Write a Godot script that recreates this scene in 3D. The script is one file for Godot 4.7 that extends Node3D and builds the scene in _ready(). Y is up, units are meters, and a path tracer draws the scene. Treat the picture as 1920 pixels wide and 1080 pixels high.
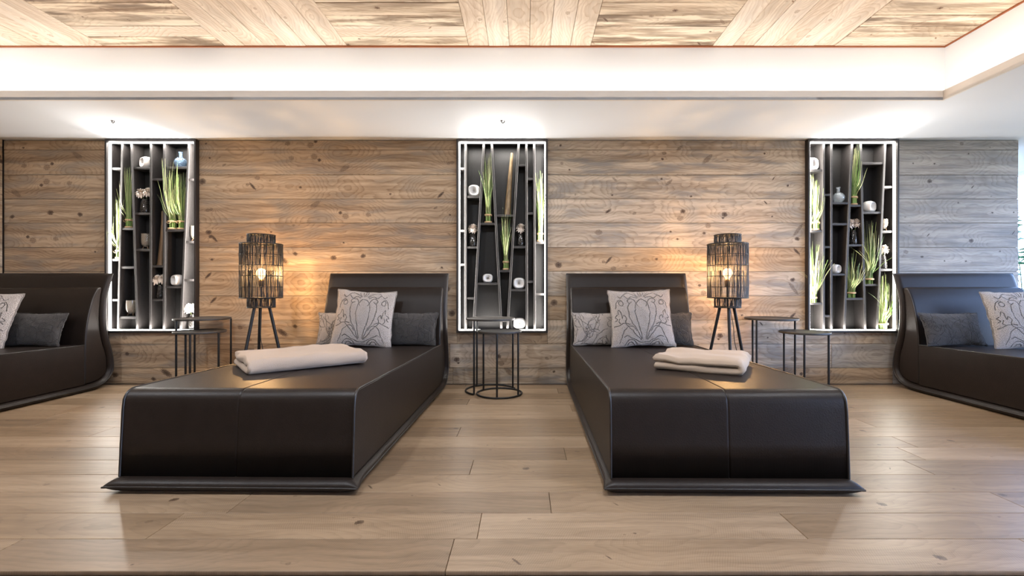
extends Node3D
# A wellness lounge: four leather loungers on a raised oak floor in front of a reclaimed-timber wall with three lit niches.
# World: back wall plane z = 0, floor y = 0, camera looks towards -z. Metres.

const SOFFIT := 2.2
const CEIL := 2.687
const LEFT := -4.7
const WALL_END := 4.446
const RIGHT := 5.7
const EDGE := 2.7105          # front edge of the raised floor

var rng := RandomNumberGenerator.new()
var M := {}
var names := {}

# ------------------------------------------------------------------ mesh builder
class B:
	var v := PackedVector3Array()
	var t := PackedVector2Array()
	var c := PackedColorArray()
	var i := PackedInt32Array()
	var tint := Color.WHITE

	func p(pos: Vector3, uv := Vector2.ZERO) -> int:
		v.append(pos); t.append(uv); c.append(tint)
		return v.size() - 1

	func tri(a: int, b: int, d: int) -> void:
		i.append(a); i.append(b); i.append(d)

	func quad(a: int, b: int, d: int, e: int) -> void:
		tri(a, b, d); tri(a, d, e)

	func face(ids: Array, out: Vector3) -> void:
		var n := (v[ids[2]] - v[ids[0]]).cross(v[ids[1]] - v[ids[0]])
		if n.dot(out) < 0:
			ids.reverse()
		for k in range(1, ids.size() - 1):
			tri(ids[0], ids[k], ids[k + 1])

	func box(at: Vector3, size: Vector3, bevel := 0.002, uvs := Vector2.ONE, uvo := Vector2.ZERO, basis := Basis()) -> void:
		var h := size / 2
		bevel = minf(bevel, minf(h.x, minf(h.y, h.z)) * 0.6)
		var id := {}
		for sx in [-1, 1]:
			for sy in [-1, 1]:
				for sz in [-1, 1]:
					for ax in 3:
						var q := Vector3(sx * (h.x - bevel), sy * (h.y - bevel), sz * (h.z - bevel))
						q[ax] = [sx, sy, sz][ax] * h[ax]
						id[[sx, sy, sz, ax]] = p(at + basis * q, Vector2((q.x + h.x) * uvs.x + uvo.x, (h.y - q.y) * uvs.y + uvo.y))
		for ax in 3:
			var o := [0, 1, 2]
			o.erase(ax)
			for s in [-1, 1]:
				var ids := []
				for k in [[-1, -1], [-1, 1], [1, 1], [1, -1]]:
					var key := [0, 0, 0, ax]
					key[ax] = s; key[o[0]] = k[0]; key[o[1]] = k[1]
					ids.append(id[key])
				var out := Vector3.ZERO
				out[ax] = s
				face(ids, basis * out)
			for s0 in [-1, 1]:
				for s1 in [-1, 1]:
					var ids := []
					for k in [[-1, o[0]], [1, o[0]], [1, o[1]], [-1, o[1]]]:
						var key := [0, 0, 0, k[1]]
						key[ax] = k[0]; key[o[0]] = s0; key[o[1]] = s1
						ids.append(id[key])
					var out := Vector3.ZERO
					out[o[0]] = s0; out[o[1]] = s1
					face(ids, basis * out)
		for sx in [-1, 1]:
			for sy in [-1, 1]:
				for sz in [-1, 1]:
					face([id[[sx, sy, sz, 0]], id[[sx, sy, sz, 1]], id[[sx, sy, sz, 2]]], basis * Vector3(sx, sy, sz))

	# rows of points joined into a skin
	func skin(rows: Array, wrap: bool, cap0 := false, cap1 := false) -> void:
		var first := v.size()
		var m: int = rows[0].size()
		for r in rows.size():
			for k in m:
				p(rows[r][k], Vector2(float(k) / m, float(r) / rows.size()))
		for r in rows.size() - 1:
			for k in (m if wrap else m - 1):
				var a := first + r * m + k
				var b := first + r * m + (k + 1) % m
				quad(a, b, b + m, a + m)
		if cap0: fan(rows[0], false)
		if cap1: fan(rows[rows.size() - 1], true)

	func fan(ring: PackedVector3Array, flip: bool) -> void:
		var mid := Vector3.ZERO
		for q in ring: mid += q
		var a := p(mid / ring.size())
		var first := v.size()
		for q in ring: p(q)
		for k in ring.size():
			var b := first + k
			var d := first + (k + 1) % ring.size()
			if flip: tri(a, b, d)
			else: tri(a, d, b)

	func tube(path: PackedVector3Array, radii: Array, sides := 8, closed := false) -> void:
		var rows := []
		var n := path.size()
		var side := Vector3.ZERO
		for k in n:
			var dir: Vector3
			if closed: dir = path[(k + 1) % n] - path[(k - 1 + n) % n]
			else: dir = path[mini(k + 1, n - 1)] - path[maxi(k - 1, 0)]
			dir = dir.normalized()
			if side == Vector3.ZERO:
				side = dir.cross(Vector3.UP if absf(dir.y) < 0.9 else Vector3.RIGHT)
			side = (side - dir * side.dot(dir)).normalized()
			var up := dir.cross(side)
			var r: float = radii[mini(k, radii.size() - 1)]
			var ring := PackedVector3Array()
			for s in sides:
				var a := TAU * s / sides
				ring.append(path[k] + (side * cos(a) + up * sin(a)) * r)
			rows.append(ring)
		if closed: rows.append(rows[0])
		skin(rows, true, not closed, not closed)

	func lathe(profile: Array, segs := 24, at := Vector3.ZERO, power := 2.0, basis := Basis()) -> void:
		var rows := []
		for q in profile:
			var ring := PackedVector3Array()
			for s in segs:
				var a := TAU * s / segs
				var k := 1.0 if power == 2.0 else 1.0 / pow(pow(absf(cos(a)), power) + pow(absf(sin(a)), power), 1.0 / power)
				ring.append(at + basis * Vector3(cos(a) * q.x * k, q.y, sin(a) * q.x * k))
			rows.append(ring)
		skin(rows, true)

	# padded band following a side profile (u back, y up), e wide rounded long edges
	func ribbon(path: PackedVector2Array, half: Array, width: float, e: float, e_end: float, ear := 0.0) -> void:
		var length := [0.0]
		for k in range(1, path.size()): length.append(length[k - 1] + path[k].distance_to(path[k - 1]))
		var total: float = length[-1]
		var xs := []
		for q in 7: xs.append(-width / 2 + e * (1 - cos(PI / 2 * q / 6.0)))
		for q in 9: xs.append(lerpf(-width / 2 + e, width / 2 - e, (q + 1) / 10.0))
		for q in 7: xs.append(width / 2 - e * (1 - cos(PI / 2 * (6 - q) / 6.0)))
		var stations := []
		for q in 6: stations.append(e_end * (1 - cos(PI / 2 * q / 6.0)))
		for k in path.size():
			if length[k] >= e_end and length[k] <= total - e_end: stations.append(length[k])
		for q in 6: stations.append(total - e_end * (1 - cos(PI / 2 * (5 - q) / 6.0)))
		var rows := []
		var seg := 0
		for s in stations:
			while seg < path.size() - 2 and length[seg + 1] < s: seg += 1
			var f: float = clampf((s - length[seg]) / maxf(length[seg + 1] - length[seg], 1e-6), 0, 1)
			var at := path[seg].lerp(path[seg + 1], f)
			var before := path[maxi(seg - 1, 0)]
			var after := path[mini(seg + 2, path.size() - 1)]
			var d0 := (path[seg + 1] - before).normalized()
			var d1 := (after - path[seg]).normalized()
			var dir := d0.lerp(d1, f).normalized()
			var nor := Vector2(-dir.y, dir.x)
			var hh: float = lerpf(half[mini(seg, half.size() - 1)], half[mini(seg + 1, half.size() - 1)], f)
			var near: float = minf(s, total - s)
			var ke := 1.0
			if near < e_end: ke = sqrt(maxf(0.0, 1 - pow(1 - near / e_end, 2)))
			var ring := PackedVector3Array()
			for side in [1, -1]:
				for q in xs.size():
					var x: float = xs[q] if side == 1 else xs[xs.size() - 1 - q]
					var over: float = maxf(0.0, absf(x) - (width / 2 - e)) / e
					var k := sqrt(maxf(0.0, 1 - over * over)) * ke
					var xx: float = x * (1 + ear * maxf(0.0, 1 - s / (e_end * 2)) * over)
					var y: Vector2 = at + nor * (side * hh * k)
					ring.append(Vector3(xx, y.y, -y.x))
			rows.append(ring)
		skin(rows, true)

	# side profile pulled across the width; xs = [[x, inset]...]
	func extrude(poly: PackedVector2Array, xs: Array) -> void:
		var n := poly.size()
		var nor := PackedVector2Array()
		var turn := 0.0
		for k in n: turn += poly[k].cross(poly[(k + 1) % n])
		for k in n:
			var a := (poly[k] - poly[(k - 1 + n) % n]).normalized()
			var b := (poly[(k + 1) % n] - poly[k]).normalized()
			var d := (a + b).normalized()
			var o := Vector2(d.y, -d.x) * (1 if turn > 0 else -1)
			nor.append(o / maxf(0.5, d.dot(a)))
		var rows := []
		var ends := []
		for x in xs:
			var ring := PackedVector3Array()
			var flat := PackedVector2Array()
			for k in n:
				var q: Vector2 = poly[k] - nor[k] * x[1]
				flat.append(q)
				ring.append(Vector3(x[0], q.y, -q.x))
			rows.append(ring)
			ends.append(flat)
		skin(rows, true)
		for e in [0, xs.size() - 1]:
			var ids := Geometry2D.triangulate_polygon(ends[e])
			var first := v.size()
			for k in n: p(rows[e][k])
			if ids.is_empty():
				for k in n / 2 - 1:
					face([first + k, first + k + 1, first + n - 2 - k, first + n - 1 - k], Vector3(-1 if e == 0 else 1, 0, 0))
			for k in range(0, ids.size(), 3):
				face([first + ids[k], first + ids[k + 1], first + ids[k + 2]], Vector3(-1 if e == 0 else 1, 0, 0))

	func mesh(colored := false) -> ArrayMesh:
		var n := PackedVector3Array()
		n.resize(v.size())
		for k in range(0, i.size(), 3):
			var f := (v[i[k + 2]] - v[i[k]]).cross(v[i[k + 1]] - v[i[k]])
			n[i[k]] += f; n[i[k + 1]] += f; n[i[k + 2]] += f
		for k in n.size(): n[k] = n[k].normalized() if n[k].length_squared() > 0 else Vector3.UP
		var a := []
		a.resize(Mesh.ARRAY_MAX)
		a[Mesh.ARRAY_VERTEX] = v; a[Mesh.ARRAY_NORMAL] = n; a[Mesh.ARRAY_TEX_UV] = t; a[Mesh.ARRAY_INDEX] = i
		if colored: a[Mesh.ARRAY_COLOR] = c
		var m := ArrayMesh.new()
		m.add_surface_from_arrays(Mesh.PRIMITIVE_TRIANGLES, a)
		return m


# ------------------------------------------------------------------ scene helpers
func numbered(called: String) -> String:
	names[called] = names.get(called, -1) + 1
	return called if names[called] == 0 else "%s_%03d" % [called, names[called]]

func thing(called: String, label: String, category: String, at := Vector3.ZERO, turn := 0.0, group := "", kind := "") -> Node3D:
	var o := Node3D.new()
	o.name = numbered(called)
	add_child(o)
	o.position = at
	o.rotation.y = turn
	describe(o, label, category, group, kind)
	return o

func describe(o: Node, label: String, category := "", group := "", kind := "") -> void:
	o.set_meta("label", label)
	if category: o.set_meta("category", category)
	if group: o.set_meta("group", group)
	if kind: o.set_meta("kind", kind)

func part(called: String, mesh: Mesh, material: Material, parent: Node, at := Vector3.ZERO) -> MeshInstance3D:
	var o := MeshInstance3D.new()
	o.name = called
	o.mesh = mesh
	o.material_override = material
	o.position = at
	parent.add_child(o, true)
	return o

func rbox(size: Vector3, at := Vector3.ZERO, bevel := 0.002) -> ArrayMesh:
	var b := B.new()
	b.box(at, size, bevel)
	return b.mesh()

func smooth(points: Array, steps := 6) -> PackedVector2Array:
	var out := PackedVector2Array()
	for k in points.size() - 1:
		for s in steps:
			var f := float(s) / steps
			var a: Vector2 = points[maxi(k - 1, 0)]
			var b: Vector2 = points[k]
			var c: Vector2 = points[k + 1]
			var d: Vector2 = points[mini(k + 2, points.size() - 1)]
			out.append(b.cubic_interpolate(c, a, d, f))
	out.append(points[-1])
	return out

func smooth3(points: Array, steps := 6) -> PackedVector3Array:
	var out := PackedVector3Array()
	for k in points.size() - 1:
		for s in steps:
			var a: Vector3 = points[maxi(k - 1, 0)]
			var b: Vector3 = points[k]
			var c: Vector3 = points[k + 1]
			var d: Vector3 = points[mini(k + 2, points.size() - 1)]
			out.append(b.cubic_interpolate(c, a, d, float(s) / steps))
	out.append(points[-1])
	return out

func circle(r: float, y: float, segs := 40, from := 0.0, to := TAU) -> PackedVector3Array:
	var out := PackedVector3Array()
	var full := is_equal_approx(to - from, TAU)
	for k in (segs if full else segs + 1):
		var a := lerpf(from, to, float(k) / segs)
		out.append(Vector3(cos(a) * r, y, sin(a) * r))
	return out

# ------------------------------------------------------------------ materials
func mat(color: Color, rough := 0.6, metallic := 0.0) -> StandardMaterial3D:
	var m := StandardMaterial3D.new()
	m.albedo_color = color
	m.roughness = rough
	m.metallic = metallic
	return m

func rgb8(r: int, g: int, b: int) -> Color:
	return Color(r / 255.0, g / 255.0, b / 255.0)

func noise_tex(size: int, freq: float, kind: int, normal: bool, seed_: int, bump := 4.0, octaves := 4) -> NoiseTexture2D:
	var n := FastNoiseLite.new()
	n.noise_type = kind
	n.frequency = freq
	n.seed = seed_
	n.fractal_octaves = octaves
	var t := NoiseTexture2D.new()
	t.width = size; t.height = size
	t.seamless = true
	t.noise = n
	t.as_normal_map = normal
	t.bump_strength = bump
	return t

func tinted_noise(size: int, freq: float, seed_: int, a: Color, b: Color, octaves := 4) -> NoiseTexture2D:
	var t := noise_tex(size, freq, FastNoiseLite.TYPE_SIMPLEX_SMOOTH, false, seed_, 1.0, octaves)
	var g := Gradient.new()
	g.set_color(0, a); g.set_color(1, b)
	t.color_ramp = g
	return t

# Board textures: growth rings of a sawn log, bent round knots, with fine grain and weathered patches.
const WOOD_W := 1536
const WOOD_H := 144
var wood_specs := []
var wood_data := []

func wood(index: int) -> void:
	var s: Dictionary = wood_specs[index]
	var r := RandomNumberGenerator.new()
	r.seed = 1000 + index * 77
	var n1 := FastNoiseLite.new(); n1.seed = index * 11 + 1; n1.frequency = 1.0; n1.fractal_octaves = 3
	var n2 := FastNoiseLite.new(); n2.seed = index * 11 + 2; n2.frequency = 1.0; n2.fractal_octaves = 2
	var n3 := FastNoiseLite.new(); n3.seed = index * 11 + 3; n3.frequency = 1.0; n3.fractal_octaves = 4
	var long: float = s.long
	var tall: float = s.tall
	var knots := []
	for k in s.knots:
		var slash := r.randf() < 0.2
		knots.append([r.randf_range(0.05, long - 0.05), r.randf_range(0.02, tall - 0.02), (0.3 + 0.85 * pow(r.randf(), 1.8)) * s.knot, r.randf_range(0.5, 1.3) * (1 if r.randf() < 0.5 else -1) if slash else r.randf_range(-0.15, 0.15), r.randf() < s.get("dark_knots", 0.4), 3.5 if slash else r.randf_range(1.0, 1.9)])
	var c0 := r.randf_range(-0.3, 1.3) * tall
	var out := PackedByteArray()
	out.resize(WOOD_W * WOOD_H * 3)
	var base: Color = s.base
	var late: Color = s.late
	var grey: Color = s.grey
	var knotc: Color = s.knotc
	for px in WOOD_W:
		var x := long * px / WOOD_W
		var centre := c0 + 0.10 * tall * n1.get_noise_2d(x * 0.7, 40.0) * 4
		var deep := 0.012 + tall * (0.35 + 0.9 * n1.get_noise_2d(x * 0.8, 90.0))
		var close := []
		for k in knots:
			if absf(x - k[0]) < k[2] * 9: close.append(k)
		for py in WOOD_H:
			var y := tall * py / WOOD_H
			var warp := n1.get_noise_2d(x * 2.2, y * 14.0) * 0.012
			var bend := 0.0
			var dark := 0.0
			for k in close:
				var dy: float = (y - k[1]) - (x - k[0]) * k[3]
				var dx: float = x - k[0]
				var q: float = (dx * dx / k[5] + dy * dy) / (k[2] * k[2])
				bend += exp(-(dx * dx / 6.0 + (y - k[1]) * (y - k[1])) / (k[2] * k[2]) * 0.3) * 0.03 * (1 if k[1] > tall / 2 else -1)
				if q < 2.6:
					var far: float = sqrt(q) + 0.45 * n2.get_noise_2d(x * 110, y * 110)
					var rim := exp(-pow((far - 0.8) / 0.2, 2.0)) * 0.75
					var core := (1.0 - smoothstep(0.3, 0.95, far)) * (0.85 if k[4] else 0.3)
					dark = maxf(dark, maxf(core, rim if k[4] else rim * 0.6))
			var rad := sqrt((y - centre) * (y - centre) + deep * deep) + warp + bend
			var ph : float = rad / s.ring
			var ring : float = ph - floor(ph)
			ring = ring * ring * ring * (1.0 if ring < 0.93 else (1.0 - ring) / 0.07)
			var fine := n2.get_noise_2d(x * 14.0, y * 520.0)
			var streak := n3.get_noise_2d(x * 0.9 + 7.0, y * 15.0)
			var patch := n3.get_noise_2d(x * 1.6, y * 9.0 + 30.0)
			var f: float = clampf(ring * s.contrast + fine * 0.28 * s.fine + streak * s.streak, -0.25, 1.0)
			var col := base.lerp(late, f)
			var g: float = clampf((patch + s.get("patch_bias", 0.0)) * 2.2, 0.0, 1.0) * s.weather
			col = col.lerp(grey.lerp(late, clampf(ring * 0.5, 0, 1)), g)
			if s.get("saw", 0.0) > 0.0:
				var w: float = sin((x + y * 0.35 + 0.01 * n1.get_noise_2d(x * 3, y * 5)) * TAU / 0.0078) * s.saw * clampf(0.5 + patch * 2.0, 0, 1)
				col = Color(col.r + w, col.g + w, col.b + w)
			col = col.lerp(knotc, dark)
			var o := (py * WOOD_W + px) * 3
			out[o] = clampi(int(col.r * 255), 0, 255)
			out[o + 1] = clampi(int(col.g * 255), 0, 255)
			out[o + 2] = clampi(int(col.b * 255), 0, 255)
	wood_data[index] = out

func make_woods() -> void:
	var wall := [
		[rgb8(180, 155, 127), rgb8(122, 98, 75), rgb8(144, 134, 123), 0.6], [rgb8(170, 147, 121), rgb8(112, 91, 71), rgb8(132, 125, 117), 0.8],
		[rgb8(188, 162, 132), rgb8(134, 107, 80), rgb8(158, 146, 131), 0.45],
		[rgb8(176, 148, 118), rgb8(118, 92, 69), rgb8(134, 122, 110), 0.7], [rgb8(184, 160, 132), rgb8(126, 102, 79), rgb8(150, 140, 128), 0.55], [rgb8(186, 168, 146), rgb8(128, 109, 91), rgb8(142, 135, 128), 0.95], [rgb8(196, 179, 158), rgb8(138, 119, 100), rgb8(156, 149, 141), 0.9],
		[rgb8(202, 183, 160), rgb8(142, 121, 100), rgb8(168, 159, 149), 0.7], [rgb8(190, 172, 150), rgb8(132, 113, 94), rgb8(146, 138, 130), 0.85]]
	for w in wall:
		wood_specs.append({"long": 2.4, "tall": 0.215, "base": w[0], "late": w[1], "grey": w[2], "weather": w[3], "knotc": rgb8(58, 42, 32), "knots": 8, "knot": 0.022, "ring": 0.019, "contrast": 0.56, "fine": 1.0, "streak": 0.8, "saw": 0.012})
	var grey := [[rgb8(168, 160, 150), rgb8(112, 105, 98), rgb8(146, 143, 139)], [rgb8(158, 151, 143), rgb8(104, 99, 93), rgb8(138, 136, 133)]]
	for w in grey:
		wood_specs.append({"long": 2.4, "tall": 0.215, "base": w[0], "late": w[1], "grey": w[2], "weather": 0.8, "knotc": rgb8(60, 52, 48), "knots": 8, "knot": 0.015, "ring": 0.02, "contrast": 0.42, "fine": 1.0, "streak": 0.7, "saw": 0.012})
	var oak := [[rgb8(136, 115, 92), rgb8(103, 84, 65)], [rgb8(129, 108, 85), rgb8(97, 79, 61)], [rgb8(145, 124, 101), rgb8(113, 94, 74)], [rgb8(123, 103, 82), rgb8(91, 75, 58)]]
	for w in oak:
		wood_specs.append({"long": 2.2, "tall": 0.18, "base": w[0], "late": w[1], "grey": w[0].lerp(w[1], 0.3), "weather": 0.5, "knotc": rgb8(62, 46, 34), "knots": 4, "knot": 0.013, "ring": 0.024, "contrast": 0.36, "fine": 1.3, "streak": 0.6, "saw": 0.02, "dark_knots": 0.5})
	wood_specs.append({"long": 2.2, "tall": 0.3, "base": rgb8(224, 206, 184), "late": rgb8(188, 162, 134), "grey": rgb8(214, 200, 184), "weather": 0.5, "knotc": rgb8(120, 88, 62), "knots": 5, "knot": 0.013, "ring": 0.02, "contrast": 0.5, "fine": 0.8, "streak": 0.4})
	wood_specs.append({"long": 2.2, "tall": 0.3, "base": rgb8(216, 196, 172), "late": rgb8(176, 148, 120), "grey": rgb8(198, 180, 158), "weather": 0.6, "knotc": rgb8(112, 80, 54), "knots": 5, "knot": 0.013, "ring": 0.022, "contrast": 0.6, "fine": 0.9, "streak": 0.5})
	wood_specs.append({"long": 2.2, "tall": 0.3, "base": rgb8(212, 190, 162), "late": rgb8(124, 98, 74), "grey": rgb8(126, 106, 86), "weather": 0.95, "knotc": rgb8(84, 58, 40), "knots": 6, "knot": 0.014, "ring": 0.024, "contrast": 0.3, "fine": 1.0, "streak": 1.3})
	wood_specs.append({"long": 2.2, "tall": 0.3, "base": rgb8(206, 185, 158), "late": rgb8(138, 112, 86), "grey": rgb8(152, 132, 110), "weather": 0.8, "knotc": rgb8(84, 58, 40), "knots": 6, "knot": 0.014, "ring": 0.024, "contrast": 0.3, "fine": 1.0, "streak": 1.2})
	wood_data.resize(wood_specs.size())
	var job := WorkerThreadPool.add_group_task(wood, wood_specs.size())
	WorkerThreadPool.wait_for_group_task_completion(job)
	var mats := []
	for k in wood_specs.size():
		var im := Image.create_from_data(WOOD_W, WOOD_H, false, Image.FORMAT_RGB8, wood_data[k])
		var tex := ImageTexture.create_from_image(im)
		var m := mat(Color.WHITE, 0.75)
		m.albedo_texture = tex
		m.heightmap_enabled = true
		m.heightmap_texture = tex
		m.heightmap_scale = 0.16
		if k < 9: m.albedo_color = rgb8(245, 245, 245)
		if k >= 11 and k < 15:
			m.roughness = 0.4
			m.metallic_specular = 0.4
			m.heightmap_scale = 0.03
		elif k >= 15:
			m.roughness = 0.8
		mats.append(m)
	M.wall = mats.slice(0, 9)
	M.grey_wall = mats.slice(9, 11)
	M.oak = mats.slice(11, 15)
	M.pale = mats.slice(15, 17)
	M.aged = mats.slice(17, 19)

func make_materials() -> void:
	make_woods()
	M.white = mat(rgb8(236, 236, 235), 0.85)
	M.soffit = mat(rgb8(224, 228, 233), 0.9)
	M.lip = mat(rgb8(222, 216, 208), 0.85)
	M.red_trim = mat(rgb8(150, 88, 52), 0.7)
	M.riser = M.oak[3].duplicate()
	M.riser.albedo_color = rgb8(170, 160, 150)
	M.plaster = mat(rgb8(214, 206, 196), 0.9)
	M.backing = mat(rgb8(60, 46, 36), 0.9)
	var leather := mat(rgb8(31, 24, 20), 0.42)
	leather.metallic_specular = 0.34
	leather.albedo_texture = tinted_noise(256, 0.012, 5, rgb8(225, 222, 220), rgb8(255, 255, 255), 5)
	leather.normal_enabled = true
	leather.normal_texture = noise_tex(512, 0.09, FastNoiseLite.TYPE_CELLULAR, true, 3, 3.0, 2)
	leather.normal_scale = 0.22
	leather.uv1_triplanar = true
	leather.uv1_scale = Vector3(3.2, 3.2, 3.2)
	M.leather = leather
	M.piping = mat(rgb8(26, 22, 20), 0.4)
	M.seam = mat(rgb8(52, 44, 39), 0.5)
	var fleece := mat(rgb8(158, 140, 124), 0.95)
	fleece.rim_enabled = true
	fleece.rim = 0.5
	fleece.rim_tint = 0.6
	fleece.normal_enabled = true
	fleece.normal_texture = noise_tex(256, 0.12, FastNoiseLite.TYPE_SIMPLEX, true, 8, 3.0, 3)
	fleece.normal_scale = 0.25
	fleece.uv1_triplanar = true
	fleece.uv1_scale = Vector3(5, 5, 5)
	M.fleece = fleece
	var fleece2: StandardMaterial3D = fleece.duplicate()
	fleece2.albedo_color = rgb8(158, 140, 122)
	M.fleece_pale = fleece2
	M.black_metal = mat(rgb8(26, 25, 25), 0.5, 0.3)
	M.table_top = mat(rgb8(52, 49, 46), 0.5, 0.2)
	var carcass := mat(rgb8(30, 28, 27), 0.55)
	carcass.albedo_texture = tinted_noise(256, 0.06, 31, rgb8(190, 188, 186), rgb8(255, 255, 255), 4)
	carcass.uv1_triplanar = true
	carcass.uv1_scale = Vector3(6, 2, 6)
	M.carcass = carcass
	var shelfm: StandardMaterial3D = carcass.duplicate()
	shelfm.albedo_color = rgb8(54, 51, 50)
	M.shelf = shelfm
	M.frame = mat(rgb8(38, 34, 33), 0.5)
	var led := mat(Color.WHITE, 0.5)
	led.emission_enabled = true
	led.emission = rgb8(255, 250, 244)
	led.emission_energy_multiplier = 3.0
	M.led = led
	var cove := mat(Color.WHITE, 0.5)
	cove.emission_enabled = true
	cove.emission = rgb8(255, 248, 240)
	cove.emission_energy_multiplier = 2.0
	M.cove_led = cove
	var bulb := mat(rgb8(255, 235, 200), 0.2)
	bulb.emission_enabled = true
	bulb.emission = rgb8(255, 205, 140)
	bulb.emission_energy_multiplier = 5.0
	M.bulb = bulb
	M.brass = mat(rgb8(120, 96, 64), 0.35, 0.8)
	M.ceramic = mat(rgb8(238, 235, 230), 0.35)
	var mosaic := mat(Color.WHITE, 0.12, 0.55)
	var mt := noise_tex(128, 0.16, FastNoiseLite.TYPE_CELLULAR, false, 21, 1.0, 2)
	var mg := Gradient.new()
	mg.set_color(0, rgb8(26, 25, 24)); mg.set_color(1, rgb8(236, 234, 230))
	mg.add_point(0.45, rgb8(40, 38, 36)); mg.add_point(0.62, rgb8(120, 116, 112)); mg.add_point(0.7, rgb8(52, 50, 48))
	mt.color_ramp = mg
	mosaic.albedo_texture = mt
	mosaic.uv1_triplanar = true
	mosaic.uv1_scale = Vector3(9, 9, 9)
	M.mosaic = mosaic
	M.smoke_glass = glass(Color(0.62, 0.58, 0.52, 0.45))
	M.blue_glass = glass(Color(0.5, 0.62, 0.74, 0.4))
	M.clear_glass = glass(Color(0.86, 0.9, 0.92, 0.25))
	M.bronze = mat(rgb8(120, 98, 76), 0.3, 0.6)
	M.tusk = mat(Color.WHITE, 0.45)
	M.tusk.albedo_texture = tinted_noise(128, 0.03, 44, rgb8(92, 72, 48), rgb8(168, 144, 108), 4)
	M.tusk.uv1_triplanar = true
	M.tusk.uv1_scale = Vector3(10, 2, 10)
	var grass := mat(Color.WHITE, 0.6)
	grass.vertex_color_use_as_albedo = true
	grass.backlight_enabled = true
	grass.backlight = Color(0.3, 0.3, 0.3)
	M.grass = grass
	M.twine = mat(rgb8(198, 168, 128), 0.9)
	var petal := mat(rgb8(250, 238, 224), 0.8)
	petal.backlight_enabled = true
	petal.backlight = Color(0.35, 0.32, 0.3)
	M.petal = petal
	M.stem = mat(rgb8(96, 112, 62), 0.7)
	M.leaf = mat(rgb8(38, 92, 56), 0.45)
	M.leaf.backlight_enabled = true
	M.leaf.backlight = Color(0.25, 0.35, 0.25)
	M.pane = glass(Color(0.95, 0.98, 1.0, 0.04))
	M.window_frame = mat(rgb8(238, 240, 242), 0.5)
	M.pot = mat(rgb8(80, 78, 76), 0.6)
	M.soil = mat(rgb8(50, 38, 30), 0.95)
	M.pillow_light = pillow_material(true, rgb8(184, 173, 165), 1)
	M.pillow_light_small = pillow_material(false, rgb8(184, 173, 165), 2)
	M.pillow_dark = pillow_material(false, rgb8(68, 64, 62), 3)

func glass(c: Color) -> StandardMaterial3D:
	var m := mat(c, 0.04)
	m.transparency = BaseMaterial3D.TRANSPARENCY_ALPHA
	return m

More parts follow.
